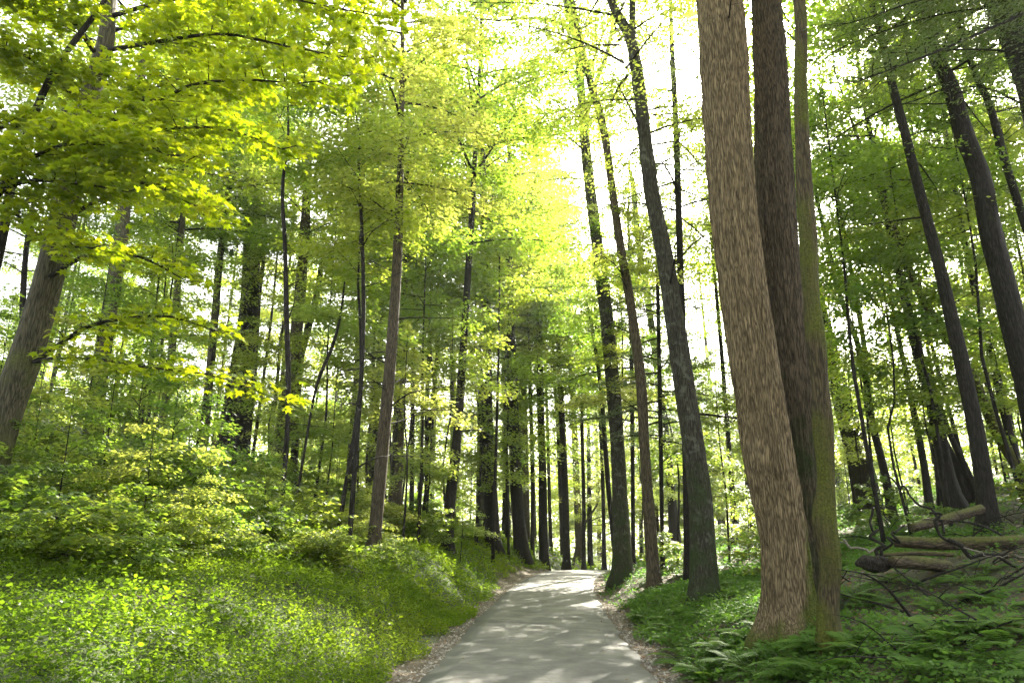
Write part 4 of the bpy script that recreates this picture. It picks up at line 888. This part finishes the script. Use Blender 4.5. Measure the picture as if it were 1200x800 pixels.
for (u, v) in fern_spots + [(rfn.uniform(740, 980), rfn.uniform(660, 800)) for _ in range(70)] + [(rfn.uniform(980, 1210), rfn.uniform(660, 800)) for _ in range(16)]:
    y = hit(u, v)
    if y is None or y > 30: continue
    p = at(u, v, y); dd = p[0] - float(road_x(y)) - HALF
    if dd < .6: continue
    near = y < 11
    root = thing('fern', ('large arching fern' if near else 'small fern') + {0: ' at the road edge', 1: ' a step from the road', 2: ' on the slope'}[min(2, int(dd / 1.3))] + ', by the ' + by(u), 'fern', (p[0], p[1], float(T(p[0], p[1])) - .02), 'ferns right of the road')
    nfr = rfn.randint(5, 8); a0 = rfn.uniform(0, 6.28)
    for q in range(nfr):
        link('frond', FR[rfn.randrange(4)], root, rot=(rfn.uniform(-.1, .35), rfn.uniform(-.15, .15), a0 + q * 6.28 / nfr + rfn.uniform(-.3, .3)), scale=rfn.uniform(.4, .75))

# ------------------------------------------------------------------ fallen logs and sticks
def log(pts, wid, label, name='fallen_log', mat=B_LOG, Y=None, cat='log', sides=20, rot_end=True, group='fallen timber on the hillside'):
    P = [at(u, v, y) for u, v, y in pts]; R = [w_ * .44 * pxm(p) for w_, p in zip(wid, P)]
    c = np.mean(P, axis=0); root = thing(name, label, cat, tuple(c), group)
    if cat == 'branch':
        rj = np.random.default_rng(int(pts[0][0])); R = [r * .62 for r in R]
        P = list(catmull(np.array(P), len(P) * 3)); P = [p + rj.normal(0, .012 + .004 * len(P), 3) for p in P]; R = list(np.interp(np.linspace(0, 1, len(P)), np.linspace(0, 1, len(R)), R) * rj.uniform(.8, 1.2, len(P)))
    Q = catmull(np.column_stack([P, R]), 40)
    def disp(th, s): return 1 + .16 * (vnoise(np.cos(th) * 2 + s * 1.5, np.sin(th) * 2, 5) - .5) + .08 * (vnoise(th * 6, s * 4, 8) - .5)
    V, fs = tube(Q[:, :3], Q[:, 3], sides, disp)
    tp = np.zeros(len(V)); r_ = np.repeat(Q[:, 3], sides); r_ = np.concatenate([r_, [Q[0, 3], Q[-1, 3]]]); cz_ = np.concatenate([np.repeat(Q[:, 2], sides), [Q[0, 2], Q[-1, 2]]])
    tp = np.clip((V[:, 2] - cz_) / (r_ + 1e-6), -1, 1) * .40 + .05
    me = mesh('log', V - c, fs, mat, attrs={'moss': ('POINT', tp)}); o_ = link('bark', me, root); return root
YL = 13.2
log([(1048, 634, YL + .5), (1100, 637, YL + .3), (1160, 636, YL), (1225, 634, YL)], [15, 16, 17, 18], 'long mossy log lying level among the hillside brush')
log([(1045, 658, YL - .9), (1080, 660, YL - .8), (1112, 664, YL - .6)], [16, 17, 15], 'short sawn mossy log with a pale cut end, in front of the long log')
log([(1070, 618, YL + 1.6), (1110, 608, YL + 2), (1150, 596, YL + 2.4)], [12, 13, 12], 'rotten log slanting up behind the long mossy one')
log([(1030, 650, YL + .1), (1080, 648, YL), (1120, 650, YL - .1)], [5, 6, 6], 'thin pole pressed between the long log and the short one')
log([(985, 634, YL + .4), (1010, 640, YL + .1), (1032, 645, YL)], [4, 5, 4], 'bleached stick poking out beside the mossy slim trunk', 'fallen_branch', B_STICK, cat='branch', sides=8)
log([(1090, 598, 12.9), (1105, 626, 12.6), (1125, 642, 12.3), (1160, 652, 12.1), (1200, 660, 12)], [5, 7, 9, 8, 7], 'black crooked branch lying over the mossy logs', 'fallen_branch', B_DARK, cat='branch', sides=10)
log([(1135, 642, 12), (1165, 650, 11.9), (1200, 656, 11.8)], [3, 3, 2], 'pale peeled stick resting on the black crooked branch', 'fallen_branch', B_STICK, cat='branch', sides=6)
log([(1035, 555, 14.5), (1060, 575, 14.4), (1085, 592, 14.2), (1105, 622, 14)], [3, 4, 5, 5], 'dead dark limb propped against the brush pile', 'fallen_branch', B_DARK, cat='branch', sides=8)
log([(1022, 600, 12.9), (1024, 622, 12.8), (1034, 640, 12.6), (1030, 656, 12.5)], [5, 6, 7, 8], 'crooked root curling up over the black stump', 'fallen_branch', B_DARK, cat='branch', sides=10)
log([(1050, 612, 12.7), (1048, 632, 12.6), (1040, 648, 12.5), (1030, 658, 12.5)], [4, 5, 6, 8], 'second crooked root reaching towards the short sawn log', 'fallen_branch', B_DARK, cat='branch', sides=10)
# black upturned stump
st_p = at(1026, 661, 12.5); st = thing('tree_stump', 'black rotten stump lying beside the short sawn log', 'stump', tuple(st_p))
Q = np.array([[-.32, 0, .0], [-.2, 0, .02], [0, 0, 0], [.2, 0, .02], [.3, .05, .05]])
V, fs = tube(catmull(Q, 24), np.interp(np.arange(24), [0, 5, 14, 23], [.03, .11, .13, .05]), 24, lambda th, s: 1 + .5 * (vnoise(np.cos(th) * 3 + s * 6, np.sin(th) * 3, 5) - .5))
link('root_plate', mesh('root_plate', V, fs, bark('rotten_wood', (.02, .017, .013), (.06, .05, .035)), attrs={'moss': ('POINT', np.zeros(len(V)))}), st)
rs = random.Random(15)
for k in range(46):
    u = rs.uniform(985, 1200); v = rs.uniform(600, 690) if k < 34 else rs.uniform(690, 780)
    y = hit(u, v)
    if y is None or y > 30: continue
    p = at(u, v, y); a = rs.uniform(0, 6.28); L = rs.uniform(.5, 1.8); el = rs.uniform(0, .5)
    root = thing('fallen_branch', 'dead stick in the scattered brush of the hillside', 'branch', (p[0], p[1], float(T(p[0], p[1])) + .03), 'scattered dead sticks')
    link('stick', DEAD[rs.randrange(5)], root, rot=(rs.uniform(-.2, .2), -el, a), scale=(L, L, L)).data
print('TRIS', sum(len(m.loops) - 2 * len(m.polygons) for m in bpy.data.meshes), 'OBJS', len(bpy.data.objects))

# ------------------------------------------------------------------ light forest haze
mh, n = newmat('forest_haze'); pv = N(n, 'ShaderNodeVolumePrincipled'); pv.inputs['Density'].default_value = .00035; pv.inputs['Color'].default_value = (.93, .96, 1.0, 1); pv.inputs['Anisotropy'].default_value = .4
o = N(n, 'ShaderNodeOutputMaterial'); n.links.new(pv.outputs[0], o.inputs['Volume'])
b0, b1 = (-720, -220, -9), (720, 1020, 60)
V = [(x, y, z) for x in (b0[0], b1[0]) for y in (b0[1], b1[1]) for z in (b0[2], b1[2])]
link('haze', mesh('haze', V, np.array([[0, 1, 3, 2], [4, 6, 7, 5], [0, 4, 5, 1], [2, 3, 7, 6], [0, 2, 6, 4], [1, 5, 7, 3]]), mh, smooth=False), kind='stuff')
